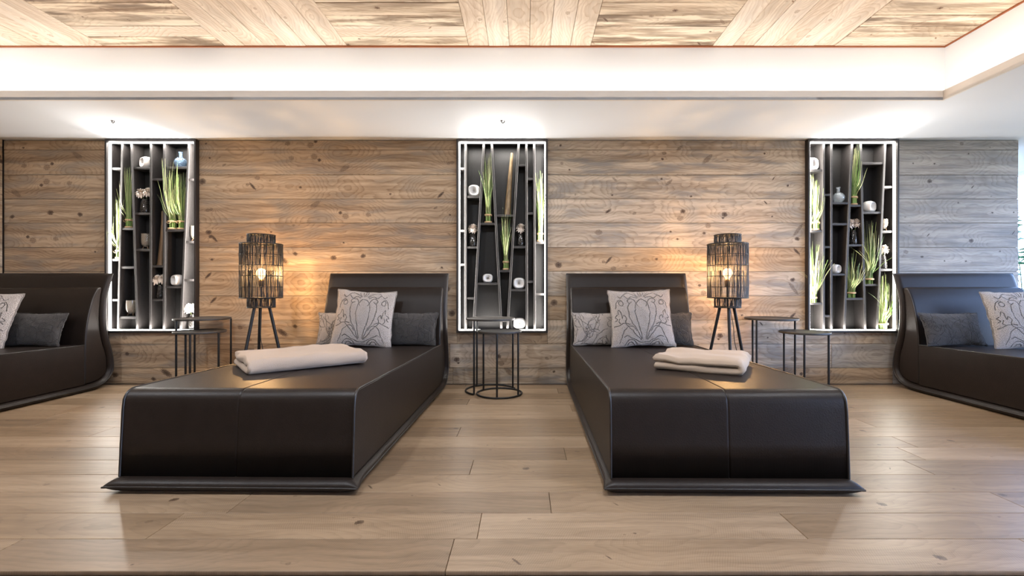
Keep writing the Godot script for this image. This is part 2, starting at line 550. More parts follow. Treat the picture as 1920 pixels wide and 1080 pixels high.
# Terry cloth with a sewn ornament: line grooves in a looped pile.
func pillow_material(damask: bool, color: Color, seed_: int) -> StandardMaterial3D:
	var size := 512
	var groove := PackedFloat32Array()
	groove.resize(size * size)
	groove.fill(0.0)
	var lines := []
	if damask:
		var half := [
			[[.5, .17], [.555, .2], [.6, .28], [.62, .42], [.6, .58], [.56, .74], [.53, .9]],
			[[.57, .3], [.62, .19], [.68, .16], [.73, .2], [.71, .25], [.67, .23]],
			[[.71, .25], [.735, .36], [.72, .5], [.68, .62], [.6, .76], [.545, .91]],
			[[.62, .76], [.67, .69], [.73, .67], [.8, .72], [.84, .82], [.88, .95]],
			[[.55, .92], [.63, .82], [.7, .73], [.78, .64], [.8, .58]],
			[[.72, .64], [.8, .61], [.88, .64], [.97, .67]],
			[[.5, .96], [.57, .955], [.63, .92], [.7, .88], [.77, .84], [.82, .86]],
			[[.6, .99], [.66, .93], [.72, .91], [.77, .94], [.8, .99]],
			[[.64, .995], [.69, .955], [.73, .96], [.75, .995]],
			[[.52, .11], [.54, .03]], [[.5, .1], [.5, .02]], [[.55, .12], [.6, .045]],
			[[.56, .13], [.63, .07], [.71, .045], [.78, .08]],
			[[.57, .145], [.65, .12], [.71, .15], [.78, .1], [.83, .14], [.87, .11]],
			[[.83, .2], [.87, .22], [.86, .28], [.81, .28], [.8, .23], [.85, .18], [.91, .24], [.93, .34]],
			[[.8, .58], [.78, .52], [.82, .47], [.84, .52], [.86, .42], [.89, .38], [.9, .45]],
			[[.92, .46], [.95, .5], [.92, .53], [.95, .57]], [[.88, .53], [.9, .58], [.87, .62]]]
		for l in half:
			lines.append(l)
			lines.append(l.map(func(q): return [1.0 - q[0], q[1]]))
	else:
		var r := RandomNumberGenerator.new()
		r.seed = seed_ * 5
		for k in 64:
			var l := []
			var at := Vector2(r.randf_range(0.02, 0.98), r.randf_range(0.02, 0.98))
			var a := r.randf() * TAU
			var curl := r.randf_range(-0.5, 0.5)
			for q in 9:
				l.append([at.x, at.y])
				at += Vector2(cos(a) * 0.5, sin(a)) * 0.075
				a += curl
				curl *= 1.12
			lines.append(l)
	for l in lines:
		var pts := []
		for q in l: pts.append(Vector2(q[0], q[1]))
		var s := smooth(pts, 40)
		for q in s:
			var cx := int(q.x * size)
			var cy := int(q.y * size)
			var rad := 5 if damask else 5
			var sx := 1.0 if damask else 1.8
			for dy in range(-rad, rad + 1):
				for dx in range(-rad, rad + 1):
					var xx := cx + dx
					var yy := cy + dy
					if xx < 0 or yy < 0 or xx >= size or yy >= size: continue
					var d := sqrt(dx * dx * sx * sx + dy * dy)
					var g := clampf(1.2 - d / 3.4, 0.0, 1.0)
					if g > groove[yy * size + xx]: groove[yy * size + xx] = g
	var fuzz := FastNoiseLite.new()
	fuzz.seed = seed_
	fuzz.frequency = 0.15
	fuzz.fractal_octaves = 2
	var pile := fuzz.get_image(size, size).get_data()
	var colour := PackedByteArray()
	var relief := PackedByteArray()
	colour.resize(size * size * 3)
	relief.resize(size * size)
	for k in size * size:
		var f := pile[k] / 255.0
		var g := groove[k]
		var tone := (0.84 + 0.65 * (f - 0.42)) * (1.0 - 0.52 * g)
		var b := clampi(int(tone * 255), 0, 255)
		colour[k * 3] = b; colour[k * 3 + 1] = b; colour[k * 3 + 2] = b
		relief[k] = clampi(int((0.75 + 0.5 * (f - 0.5) - 0.6 * g) * 255), 0, 255)
	var m := mat(color, 0.95)
	m.albedo_texture = ImageTexture.create_from_image(Image.create_from_data(size, size, false, Image.FORMAT_RGB8, colour))
	m.heightmap_enabled = true
	m.heightmap_texture = ImageTexture.create_from_image(Image.create_from_data(size, size, false, Image.FORMAT_L8, relief))
	m.heightmap_scale = 1.0
	m.rim_enabled = true
	m.rim = 0.5
	m.rim_tint = 0.5
	return m

# ------------------------------------------------------------------ light, camera
func make_camera_and_light() -> void:
	var cam := Camera3D.new()
	cam.name = "camera"
	cam.projection = Camera3D.PROJECTION_FRUSTUM
	cam.near = 0.05
	cam.far = 60.0
	cam.size = 0.05 * 1080.0 / 853.0
	cam.frustum_offset = Vector2(-25.0 / 853.0 * 0.05, 0)
	cam.position = Vector3(0, 0.865, 4.1)
	add_child(cam)
	cam.current = true
	var e := Environment.new()
	e.background_mode = Environment.BG_SKY
	var sky := Sky.new()
	var sm := ProceduralSkyMaterial.new()
	sm.sky_top_color = rgb8(124, 157, 214)
	sm.sky_horizon_color = rgb8(188, 206, 237)
	sm.ground_bottom_color = rgb8(120, 124, 120)
	sm.ground_horizon_color = rgb8(170, 182, 196)
	sm.sky_energy_multiplier = SKY
	sm.ground_energy_multiplier = SKY * 0.65
	sky.sky_material = sm
	e.sky = sky
	e.tonemap_mode = Environment.TONE_MAPPER_LINEAR
	e.tonemap_exposure = EXPOSURE
	e.sdfgi_enabled = true
	e.ssao_enabled = true
	e.ssil_enabled = true
	var w := WorldEnvironment.new()
	w.name = "surroundings"
	w.environment = e
	add_child(w)

const SKY := 3.9
const EXPOSURE := 1.0
const COVE := 0.28      # energy per metre of cove light
const NICHE := 1.15    # energy per metre of niche light
const BULB := 1.0
const DOWN := 4.4

func strip_light(called: String, parent: Node, at: Vector3, towards: Vector3, along: Vector3, long: float, wide: float, energy: float, color: Color) -> void:
	var l := AreaLight3D.new()
	l.name = called
	l.area_size = Vector2(long, wide)
	l.area_normalize_energy = true
	l.light_energy = energy
	l.light_color = color
	l.shadow_enabled = true
	l.area_range = 14.0
	l.area_attenuation = 2.0
	var z := -towards.normalized()
	var x := along.normalized()
	l.transform = Transform3D(Basis(x, z.cross(x), z), at)
	parent.add_child(l, true)

# ------------------------------------------------------------------ the room
func plank(parent: Node, material: Material, long: float, tall: float, thick: float, at: Vector3, basis := Basis(), tex_long := 2.4, tex_tall := 0.215) -> void:
	var b := B.new()
	var flip_u := -1.0 if rng.randf() < 0.5 else 1.0
	var flip_v := -1.0 if rng.randf() < 0.5 else 1.0
	var room := maxf(0.0, 1.0 - long / tex_long)
	var o := Vector2(rng.randf() * room, rng.randf() * maxf(0.0, 1.0 - tall / tex_tall))
	if flip_u < 0: o.x = 1.0 - o.x
	if flip_v < 0: o.y = 1.0 - o.y
	b.box(Vector3.ZERO, Vector3(long, tall, thick), 0.0022, Vector2(flip_u / tex_long, flip_v / tex_tall), o)
	var m := part("plank", b.mesh(), material, parent, at)
	m.basis = basis

const NICHES := [-3.348, -0.2075, 2.93]
const NICHE_HALF := 0.4075
const NICHE_LOW := 0.465

func build_back_wall() -> void:
	var w := thing("wall_back", "reclaimed timber plank wall behind the loungers", "wall", Vector3.ZERO, 0, "", "structure")
	var b := B.new()
	b.box(Vector3((LEFT + WALL_END) / 2, 1.1, -0.215), Vector3(WALL_END - LEFT, 2.2, 0.15), 0.001)
	var spans := []
	var x0 := LEFT
	for n in NICHES:
		spans.append([x0, n - NICHE_HALF])
		b.box(Vector3(n, NICHE_LOW / 2, -0.08), Vector3(NICHE_HALF * 2, NICHE_LOW, 0.12), 0.001)
		x0 = n + NICHE_HALF
	spans.append([x0, WALL_END])
	for s in spans: b.box(Vector3((s[0] + s[1]) / 2, 1.1, -0.08), Vector3(s[1] - s[0], 2.2, 0.12), 0.001)
	part("wall_core", b.mesh(), M.backing, w)
	var rows := [2.196, 2.11, 1.884, 1.668, 1.451, 1.23, 1.014, 0.793, 0.576, 0.36, 0.144, 0.0]
	for r in rows.size() - 1:
		var top: float = rows[r] - 0.0012
		var low: float = rows[r + 1] + 0.0012
		var pieces := []
		if low > NICHE_LOW:
			for s in spans: pieces.append([s[0], s[1], low, top])
		elif top > NICHE_LOW:
			for s in spans: pieces.append([s[0], s[1], low, top])
			for n in NICHES: pieces.append([n - NICHE_HALF, n + NICHE_HALF, low, NICHE_LOW - 0.001])
		else:
			var x := LEFT
			while x < WALL_END - 0.01:
				var to := minf(WALL_END, x + rng.randf_range(1.5, 2.35))
				if WALL_END - to < 0.5: to = minf(WALL_END, x + (WALL_END - x) * (1.0 if WALL_END - x < 2.4 else 0.55))
				pieces.append([x, to, low, top])
				x = to
		for q in pieces:
			var long: float = q[1] - q[0] - 0.0016
			var tall: float = q[3] - q[2]
			var bleached: bool = (q[0] + q[1]) / 2 > 3.4
			var m: Material = M.grey_wall[rng.randi() % 2] if bleached else (M.wall[5 + rng.randi() % 4] if (q[0] + q[1]) / 2 > 0.1 and rng.randf() < 0.8 else M.wall[rng.randi() % (5 if rng.randf() < 0.92 else 9)])
			plank(w, m, long, tall, 0.02, Vector3((q[0] + q[1]) / 2, (q[2] + q[3]) / 2, -0.01 + rng.randf_range(-0.0012, 0.0012)))

func build_floor() -> void:
	var f := thing("floor", "raised oak plank floor", "floor", Vector3.ZERO, 0, "", "structure")
	var b := B.new()
	b.box(Vector3((LEFT + RIGHT) / 2, -0.092, (EDGE - 1.4) / 2), Vector3(RIGHT - LEFT, 0.155, EDGE + 1.4 - 0.03), 0.001)
	part("subfloor", b.mesh(), M.backing, f)
	var flat := Basis(Vector3.RIGHT, -PI / 2)
	var joints := {0: [-0.245, 1.7], 1: [-1.31, 0.976], 2: [-2.4, 0.1], 3: [-0.9, 1.25], 4: [-0.26, 1.9], 5: [-1.6, 2.017], 6: [-2.2, 0.35], 7: [-0.4, 1.5]}
	for r in 23:
		var z1 := EDGE - r * 0.18
		var z0 := z1 - 0.18
		if z0 < -1.4: break
		var cuts := [LEFT]
		var seedx := [LEFT]
		if joints.has(r): seedx.append_array(joints[r])
		else: seedx.append(rng.randf_range(-3.6, -2.4))
		seedx.append(RIGHT)
		for k in range(1, seedx.size()):
			var gap: float = seedx[k] - seedx[k - 1]
			var parts := maxi(1, int(ceil(gap / 2.15)))
			for q in parts: cuts.append(seedx[k - 1] + gap * (q + 1) / parts)
		for k in cuts.size() - 1:
			if z0 < -0.02 and cuts[k + 1] < WALL_END: continue
			var a: float = cuts[k] if z0 > -0.02 else maxf(cuts[k], WALL_END)
			plank(f, M.oak[rng.randi() % 4], cuts[k + 1] - a - 0.0012, 0.1788, 0.0145, Vector3((cuts[k + 1] + a) / 2, -0.00725, (z0 + z1) / 2), flat, 2.2, 0.18)
	var x := LEFT
	while x < RIGHT - 0.1:
		var to := minf(RIGHT, x + 2.1)
		plank(f, M.riser, to - x - 0.001, 0.155, 0.018, Vector3((x + to) / 2, -0.0925, EDGE - 0.0065), Basis(), 2.2, 0.18)
		x = to
	var l := thing("floor", "lower timber floor in front of the raised floor", "floor", Vector3.ZERO, 0, "", "structure")
	part("slab", rbox(Vector3(RIGHT - LEFT, 0.1, 7.0 - EDGE + 0.02), Vector3((LEFT + RIGHT) / 2, -0.221, (7.0 + EDGE) / 2)), M.oak[1], l)

func build_shell() -> void:
	var s := thing("wall_left", "timber plank side wall in the corner", "wall", Vector3.ZERO, 0, "", "structure")
	part("wall_core", rbox(Vector3(0.2, 3.1, 8.6), Vector3(LEFT - 0.12, 1.3, 2.7)), M.backing, s)
	var turned := Basis(Vector3.UP, PI / 2)
	for r in 11:
		for k in 3:
			plank(s, M.wall[rng.randi() % 6], 2.3, 0.213, 0.02, Vector3(LEFT - 0.01, 0.1 + r * 0.216 - 0.02, 1.16 + k * 2.31), turned)
	s = thing("wall_front", "plain plaster wall facing the timber wall", "wall", Vector3.ZERO, 0, "", "structure")
	part("plaster", rbox(Vector3(RIGHT - LEFT + 0.6, 3.3, 0.2), Vector3((LEFT + RIGHT) / 2, 1.2, 7.1)), M.plaster, s)
	# glazing along the right side and behind the end of the timber wall
	var g := thing("window_1", "tall white-framed glazing along the daylight side", "window", Vector3.ZERO, 0, "", "structure")
	for k in 6:
		var z := -1.35 + k * 1.67
		part("mullion", rbox(Vector3(0.07, 2.4, 0.07), Vector3(RIGHT + 0.035, 1.02, z), 0.004), M.window_frame, g)
		if k < 5: part("pane", rbox(Vector3(0.008, 2.26, 1.6), Vector3(RIGHT + 0.035, 1.03, z + 0.835), 0.001), M.pane, g)
	part("rail", rbox(Vector3(0.07, 0.08, 8.42), Vector3(RIGHT + 0.035, -0.14, 2.82), 0.004), M.window_frame, g)
	part("rail", rbox(Vector3(0.07, 0.06, 8.42), Vector3(RIGHT + 0.035, 2.19, 2.82), 0.004), M.window_frame, g)
	g = thing("window_2", "white-framed window beyond the end of the timber wall", "window", Vector3.ZERO, 0, "", "structure")
	for x in [WALL_END + 0.03, 5.02, RIGHT - 0.03]:
		part("mullion", rbox(Vector3(0.06, 2.2, 0.07), Vector3(x, 1.1, -1.36), 0.004), M.window_frame, g)
	for x in [WALL_END + 0.32, 5.345]:
		part("pane", rbox(Vector3(0.56, 2.08, 0.008), Vector3(x, 1.1, -1.36), 0.001), M.pane, g)
	part("rail", rbox(Vector3(RIGHT - WALL_END, 0.06, 0.07), Vector3((RIGHT + WALL_END) / 2, 0.03, -1.36), 0.004), M.window_frame, g)
	part("rail", rbox(Vector3(RIGHT - WALL_END, 0.06, 0.07), Vector3((RIGHT + WALL_END) / 2, 2.17, -1.36), 0.004), M.window_frame, g)
	s = thing("wall_return", "white return wall behind the timber wall's end", "wall", Vector3.ZERO, 0, "", "structure")
	part("plaster", rbox(Vector3(0.1, 2.2, 1.1), Vector3(WALL_END - 0.05, 1.1, -0.84)), M.white, s)

const LIP_Z := 0.872
const COVE_Z := 0.67
const LIP_R := 2.963
const COVE_R := 3.163
const LIP_L := -4.05
const COVE_L := -4.25
const LIP_F := 6.0
const COVE_F := 6.2

func build_ceiling() -> void:
	var c := thing("ceiling", "white lowered soffit with a lit recess round a timber ceiling", "ceiling", Vector3.ZERO, 0, "", "structure")
	var b := B.new()
	var y0 := SOFFIT
	# soffit boards
	b.box(Vector3((LEFT + RIGHT) / 2, y0 + 0.01, (LIP_Z - 1.4) / 2), Vector3(RIGHT - LEFT, 0.02, LIP_Z + 1.4), 0.0005)
	b.box(Vector3((LIP_R + RIGHT) / 2, y0 + 0.01, (LIP_Z + 7) / 2), Vector3(RIGHT - LIP_R, 0.02, 7 - LIP_Z), 0.0005)
	b.box(Vector3((LIP_L + LEFT) / 2, y0 + 0.01, (LIP_Z + 7) / 2), Vector3(LIP_L - LEFT, 0.02, 7 - LIP_Z), 0.0005)
	b.box(Vector3((LIP_L + LIP_R) / 2, y0 + 0.01, (LIP_F + 7) / 2), Vector3(LIP_R - LIP_L, 0.02, 7 - LIP_F), 0.0005)
	part("soffit", b.mesh(), M.soffit, c)
	b = B.new()
	var ly := y0 + 0.0325
	b.box(Vector3((LIP_L + LIP_R) / 2, ly, LIP_Z - 0.009), Vector3(LIP_R - LIP_L + 0.036, 0.066, 0.018), 0.001)
	b.box(Vector3((LIP_L + LIP_R) / 2, ly, LIP_F + 0.009), Vector3(LIP_R - LIP_L + 0.036, 0.066, 0.018), 0.001)
	b.box(Vector3(LIP_R + 0.009, ly, (LIP_Z + LIP_F) / 2), Vector3(0.018, 0.066, LIP_F - LIP_Z), 0.001)
	b.box(Vector3(LIP_L - 0.009, ly, (LIP_Z + LIP_F) / 2), Vector3(0.018, 0.066, LIP_F - LIP_Z), 0.001)
	part("lip", b.mesh(), M.lip, c)
	b = B.new()
	var wy := (y0 + 0.02 + CEIL + 0.05) / 2
	var wh := CEIL + 0.05 - y0 - 0.02
	b.box(Vector3((COVE_L + COVE_R) / 2, wy, COVE_Z - 0.03), Vector3(COVE_R - COVE_L + 0.12, wh, 0.06), 0.001)
	b.box(Vector3((COVE_L + COVE_R) / 2, wy, COVE_F + 0.03), Vector3(COVE_R - COVE_L + 0.12, wh, 0.06), 0.001)
	b.box(Vector3(COVE_R + 0.03, wy, (COVE_Z + COVE_F) / 2), Vector3(0.06, wh, COVE_F - COVE_Z), 0.001)
	b.box(Vector3(COVE_L - 0.03, wy, (COVE_Z + COVE_F) / 2), Vector3(0.06, wh, COVE_F - COVE_Z), 0.001)
	part("recess_wall", b.mesh(), M.white, c)
	part("roof_slab", rbox(Vector3(RIGHT - LEFT + 0.4, 0.1, 8.8), Vector3((LEFT + RIGHT) / 2, CEIL + 0.1, 2.8)), M.backing, c)
	# thin reddish shadow batten between plaster and timber
	b = B.new()
	b.box(Vector3((COVE_L + COVE_R) / 2, CEIL - 0.004, COVE_Z + 0.005), Vector3(COVE_R - COVE_L, 0.012, 0.012), 0.0005)
	b.box(Vector3(COVE_R - 0.005, CEIL - 0.004, (COVE_Z + COVE_F) / 2), Vector3(0.012, 0.012, COVE_F - COVE_Z - 0.024), 0.0005)
	part("batten", b.mesh(), M.red_trim, c)
	# timber ceiling: a chequer of board panels, laid crosswise in turn
	var cell := 0.917
	var x0 := -3.177 - 6 * cell
	var up := Basis(Vector3.RIGHT, PI / 2)
	var across := Basis(Vector3.UP, PI / 2) * up
	for ix in 14:
		for iz in 6:
			var ax := maxf(x0 + ix * cell, COVE_L)
			var bx := minf(x0 + (ix + 1) * cell, COVE_R)
			var az := COVE_Z + iz * cell
			var bz := minf(az + cell, COVE_F)
			if bx - ax < 0.02 or bz - az < 0.02: continue
			var lengthwise := (ix + iz) % 2 == 1
			var n := 6 if lengthwise else 7
			for k in n:
				var y := CEIL + 0.011 + rng.randf_range(-0.002, 0.002)
				if lengthwise:
					var wa := lerpf(x0 + ix * cell, x0 + (ix + 1) * cell, float(k) / n)
					var wb := lerpf(x0 + ix * cell, x0 + (ix + 1) * cell, float(k + 1) / n)
					wa = maxf(wa, ax); wb = minf(wb, bx)
					if wb - wa < 0.01: continue
					plank(c, M.pale[rng.randi() % 2], bz - az - 0.002, wb - wa - 0.002, 0.022, Vector3((wa + wb) / 2, y, (az + bz) / 2), across, 2.2, 0.3)
				else:
					var za := lerpf(az, az + cell, float(k) / n)
					var zb := minf(lerpf(az, az + cell, float(k + 1) / n), bz)
					if zb - za < 0.01: continue
					var old : bool = [0, 1, 0, 1, 1, 0, 1][(k + ix) % 7] == 1
					plank(c, M.aged[rng.randi() % 2] if old or k > 1 else M.pale[1], bx - ax - 0.002, zb - za - 0.002, 0.022, Vector3((ax + bx) / 2, y, (za + zb) / 2), up, 2.2, 0.3)
	# light strips lying in the recess
	var warm := rgb8(253, 250, 248)
	var run := [[Vector3((LIP_L + LIP_R) / 2, 0, LIP_Z - 0.09), Vector3.RIGHT, LIP_R - LIP_L], [Vector3((LIP_L + LIP_R) / 2, 0, LIP_F + 0.09), Vector3.RIGHT, LIP_R - LIP_L],
		[Vector3(LIP_R + 0.09, 0, (LIP_Z + LIP_F) / 2), Vector3.BACK, LIP_F - LIP_Z], [Vector3(LIP_L - 0.09, 0, (LIP_Z + LIP_F) / 2), Vector3.BACK, LIP_F - LIP_Z]]
	for q in run:
		var size: Vector3 = Vector3(q[2], 0.012, 0.02) if q[1] == Vector3.RIGHT else Vector3(0.02, 0.012, q[2])
		part("light_strip", rbox(size, q[0] + Vector3(0, y0 + 0.027, 0), 0.001), M.cove_led, c)
		strip_light("recess_light", c, q[0] + Vector3(0, y0 + 0.036, 0), Vector3.UP, q[1], q[2], 0.02, COVE * q[2], warm)
	# recessed downlights in the timber ceiling, over the front half of the room
	for iz in 1:
		for ix in 4:
			var at := Vector3(-3.3 + ix * 1.85, CEIL - 0.001, 2.95 + iz * 1.8)
			var d := thing("downlight", "small round recessed downlight in the timber ceiling", "lamp", at, 0, "recessed downlights in the timber ceiling")
			b = B.new()
			b.lathe([Vector2(0.058, 0.0), Vector2(0.075, 0.0), Vector2(0.075, -0.004), Vector2(0.06, -0.006), Vector2(0.058, 0.0)], 28)
			part("trim_ring", b.mesh(), M.window_frame, d)
			b = B.new()
			b.lathe([Vector2(0.0, -0.002), Vector2(0.058, -0.002)], 28)
			part("lamp_glass", b.mesh(), M.cove_led, d)
			strip_light("downlight_beam", d, Vector3(0, -0.008, 0), Vector3.DOWN, Vector3.RIGHT, 0.11, 0.11, DOWN, rgb8(242, 247, 255))
	for x in [-3.297, -0.19]:
		var h := thing("ceiling_hook", "tiny dark metal hook in the soffit above the %s" % ("niche with the blue bottle" if x < -1 else "niche between the blanket loungers"), "hook", Vector3(x, SOFFIT, 0.471), 0, "hooks in the soffit")
		b = B.new()
		b.tube(smooth3([Vector3(0, 0.0, 0), Vector3(0, -0.012, 0), Vector3(0.012, -0.02, 0.004), Vector3(0.024, -0.012, 0.006), Vector3(0.022, -0.004, 0.006)], 4), [0.003], 6)
		part("hook_wire", b.mesh(), M.black_metal, h)
		b = B.new()
		b.lathe([Vector2(0.0, -0.003), Vector2(0.009, -0.003), Vector2(0.009, 0.0), Vector2(0, 0)], 14)
		part("hook_plate", b.mesh(), M.black_metal, h)

# ------------------------------------------------------------------ niches
func niche(index: int, label: String, uprights: Array, shelves: Array) -> Array:
	var n := thing("wall_niche", label, "shelf", Vector3(NICHES[index], NICHE_LOW, 0), 0, "lit wall niches")
	var high := SOFFIT - 0.006 - NICHE_LOW
	var front := 0.042
	var depth := 0.125
	var t := 0.018
	var hw := NICHE_HALF
	var mid := (front - depth) / 2
	var dz := front + depth
	for s in [-1, 1]:
		part("frame_board", rbox(Vector3(t, high, dz), Vector3(s * (hw - t / 2), high / 2, mid)), M.frame, n)
	for y in [t / 2, high - t / 2]:
		part("frame_board", rbox(Vector3(hw * 2 - t * 2, t, dz), Vector3(0, y, mid)), M.frame, n)
	part("back_panel", rbox(Vector3(hw * 2 - 0.002, high - 0.002, 0.01), Vector3(0, high / 2, -depth - 0.0055)), M.carcass, n)
	var inner := hw - t
	var cols := [[[-inner, -inner]]]
	for u in uprights:
		var bottom := Vector3(u[1], t, 0)
		var top := Vector3(u[0], high - t, 0)
		var b := B.new()
		var w := 0.019
		var poly := PackedVector3Array([])
		var rows := []
		for z in [-depth, -0.002, 0.0]:
			var ins: float = 0.002 if z == 0.0 else 0.0
			rows.append(PackedVector3Array([bottom + Vector3(-w / 2 + ins, 0, z), top + Vector3(-w / 2 + ins, 0, z), top + Vector3(w / 2 - ins, 0, z), bottom + Vector3(w / 2 - ins, 0, z)]))
		for r in 2:
			for k in 4:
				var ids := [b.p(rows[r][k]), b.p(rows[r][(k + 1) % 4]), b.p(rows[r + 1][(k + 1) % 4]), b.p(rows[r + 1][k])]
				var out: Vector3 = (rows[r][k] + rows[r][(k + 1) % 4]) / 2 - (bottom + top) / 2
				b.face(ids, Vector3(out.x, out.y, 0.01))
		b.face([b.p(rows[2][0]), b.p(rows[2][1]), b.p(rows[2][2]), b.p(rows[2][3])], Vector3.BACK)
		part("upright", b.mesh(), M.shelf, n)
	var edge := func(k: int, y: float) -> float:
		if k < 0: return -inner
		if k >= uprights.size(): return inner
		return lerpf(uprights[k][1], uprights[k][0], (y - t) / (high - 2 * t))
	for col in shelves.size():
		for y in shelves[col]:
			var a: float = edge.call(col - 1, y) + (0.0095 if col > 0 else 0.0)
			var z: float = edge.call(col, y) - (0.0095 if col < uprights.size() else 0.0)
			part("shelf_board", rbox(Vector3(z - a - 0.001, 0.019, depth - 0.004), Vector3((a + z) / 2, y, -depth / 2 - 0.002), 0.0015), M.shelf, n)
	# light bars on the inside of the frame
	var white := rgb8(255, 249, 242)
	var lw := 0.024
	var bt := 0.011
	for s in [-1, 1]:
		var x: float = s * (inner - bt / 2)
		part("light_bar", rbox(Vector3(bt, high - 2 * t - 2 * bt, lw), Vector3(x, high / 2, 0.001 + lw / 2), 0.002), M.led, n)
		strip_light("bar_light", n, Vector3(s * (inner - bt - 0.002), high / 2, 0.001 + lw / 2), Vector3(-s, 0, 0), Vector3.UP, high - 2 * t - 2 * bt, lw, NICHE * 1.7, white)
	for s in [-1, 1]:
		var y : float = high / 2 + s * (high / 2 - t - bt / 2)
		part("light_bar", rbox(Vector3(inner * 2, bt, lw), Vector3(0, y, 0.001 + lw / 2), 0.002), M.led, n)
		strip_light("bar_light", n, Vector3(0, y - s * (bt / 2 + 0.002), 0.001 + lw / 2), Vector3(0, -s, 0), Vector3.RIGHT, inner * 2, lw, NICHE * 0.8, white)
	return [NICHES[index], edge, shelves]

func niche_item(info: Array, kind: String, col: int, shelf: int, x: float, tall: float, wide: float, label: String, opt := 0.0) -> void:
	var y: float = 0.0295 if shelf < 0 else info[2][col][shelf] + 0.0095
	var half := wide / 2 + 0.012
	var a: float = maxf(info[1].call(col - 1, y), info[1].call(col - 1, y + minf(tall, 0.1))) + half
	var b: float = minf(info[1].call(col, y), info[1].call(col, y + minf(tall, 0.1))) - half
	x = (a + b) / 2 if a > b else clampf(x, a, b)
	var at := Vector3(info[0] + x, NICHE_LOW + y + 0.0005, -0.042 if kind == "grass" else -0.058)
	var clear := 9.0
	if shelf != 0:
		for s in info[2][col]:
			if s > y + 0.05: clear = minf(clear, s - 0.0095 - y)
	var walls := func(h: float) -> Vector2:
		var yy: float = minf(y + h, 1.7)
		return Vector2(info[1].call(col - 1, yy) - x + 0.013, info[1].call(col, yy) - x - 0.013)
	match kind:
		"grass": grass_bundle(at, tall, wide, label, opt, walls, minf(clear, 1.69 - y))
		"white": white_vase(at, tall, wide, label, opt)
		"flower": flower_vase(at, tall, wide, label, int(opt))
		"tumbler": tumbler(at, tall, wide, label)
		"bottle": bottle(at, tall, wide, label, opt > 0.5)
		"horn": horn(at, tall, wide, label, opt)

func grass_bundle(at: Vector3, tall: float, wide: float, label: String, style: float, walls: Callable, clear: float) -> void:
	var g := thing("grass_bundle", label, "grass", at, 0, "tied grass bundles")
	var r := RandomNumberGenerator.new()
	r.seed = int(absf(at.x) * 10000 + at.y * 777)
	var rad := minf(wide, 0.075) * 0.5
	var b := B.new()
	var foot := 0.075 if style < 1.5 else 0.055
	# short cut stalks held by the ties
	for k in 26:
		var a := r.randf() * TAU
		var q := Vector3(cos(a), 0, sin(a)) * rad * sqrt(r.randf()) * 0.86
		b.tint = Color(0.16, 0.3, 0.06).lerp(Color(0.3, 0.42, 0.12), r.randf())
		b.tube(PackedVector3Array([q, q * 1.02 + Vector3(0, foot + 0.02, 0)]), [0.0045], 5)
	part("stalks", b.mesh(true), M.grass, g)
	b = B.new()
	var spread := 0.032 if style < 1.5 else 0.085
	for k in (72 if style < 1.5 else 64):
		var a := r.randf() * TAU
		var q := Vector3(cos(a), 0, sin(a)) * rad * sqrt(r.randf()) * 0.8
		var h := tall * r.randf_range(0.55, 1.0)
		var lean := Vector3(cos(a) + r.randf_range(-0.7, 0.7), 0, (sin(a) + 0.15) * 0.45) * spread * r.randf_range(0.1, 1.0) * (tall / 0.6)
		# some blades arch out in front of the shelves, the rest stay inside their bay
		var out := r.randf() < (0.12 if style < 1.5 else 0.3)
		if out:
			lean *= 1.8
			h *= 0.8
		if h > clear - 0.01:
			if r.randf() < 0.4: out = true
			else: h = clear * r.randf_range(0.75, 0.96)
		lean.z = clampf(lean.z, -0.02, 0.04)
		var tint := Color(0.27, 0.34, 0.11).lerp(Color(0.64, 0.64, 0.36), r.randf())
		if r.randf() < 0.3: tint = Color(0.14, 0.24, 0.06)
		b.tint = tint
		var w := r.randf_range(0.0018, 0.0032)
		var face := Vector3(r.randf_range(-1, 1), 0, r.randf_range(0.3, 1)).normalized()
		var side := face.cross(Vector3.UP).normalized() * w
		var last := []
		for s in 7:
			var f := s / 6.0
			var c := q + Vector3(0, foot + (h - foot) * f, 0) + lean * f * f + Vector3(0, -0.25 * lean.length() * f * f, 0)
			if out:
				c.z = maxf(c.z, lerpf(c.z, 0.07, smoothstep(0.0, 0.5, f)))
				if f < 0.5:
					var room: Vector2 = walls.call(c.y)
					c.x = clampf(c.x, room.x, room.y)
			else:
				var room: Vector2 = walls.call(c.y)
				c.x = clampf(c.x, room.x, room.y)
				c.z = clampf(c.z, -0.06, 0.034)
			var ww := side * (1.0 - 0.8 * f * f)
			var now := [b.p(c - ww), b.p(c + ww)]
			if s > 0: b.quad(last[0], last[1], now[1], now[0])
			last = now
	var blades := part("blades", b.mesh(true), M.grass, g)
	blades.set_meta("kind", "stuff")
	for y in ([0.008, foot - 0.002] if style < 1.5 else [foot - 0.012]):
		b = B.new()
		b.lathe([Vector2(rad * 0.9, y - 0.007), Vector2(rad + 0.003, y - 0.006), Vector2(rad + 0.0045, y), Vector2(rad + 0.003, y + 0.008), Vector2(rad * 0.9, y + 0.009)], 20)
		part("twine_tie", b.mesh(), M.twine, g)
	if style < 1.5:
		b = B.new()
		var bow := []
		for k in 9:
			var a := PI * k / 8.0
			bow.append(Vector3(-0.004 + 0.02 * cos(a), foot - 0.004 - 0.018 * sin(a), rad + 0.006))
		b.tube(smooth3(bow, 2), [0.0012], 5)
		part("twine_end", b.mesh(), M.twine, g)

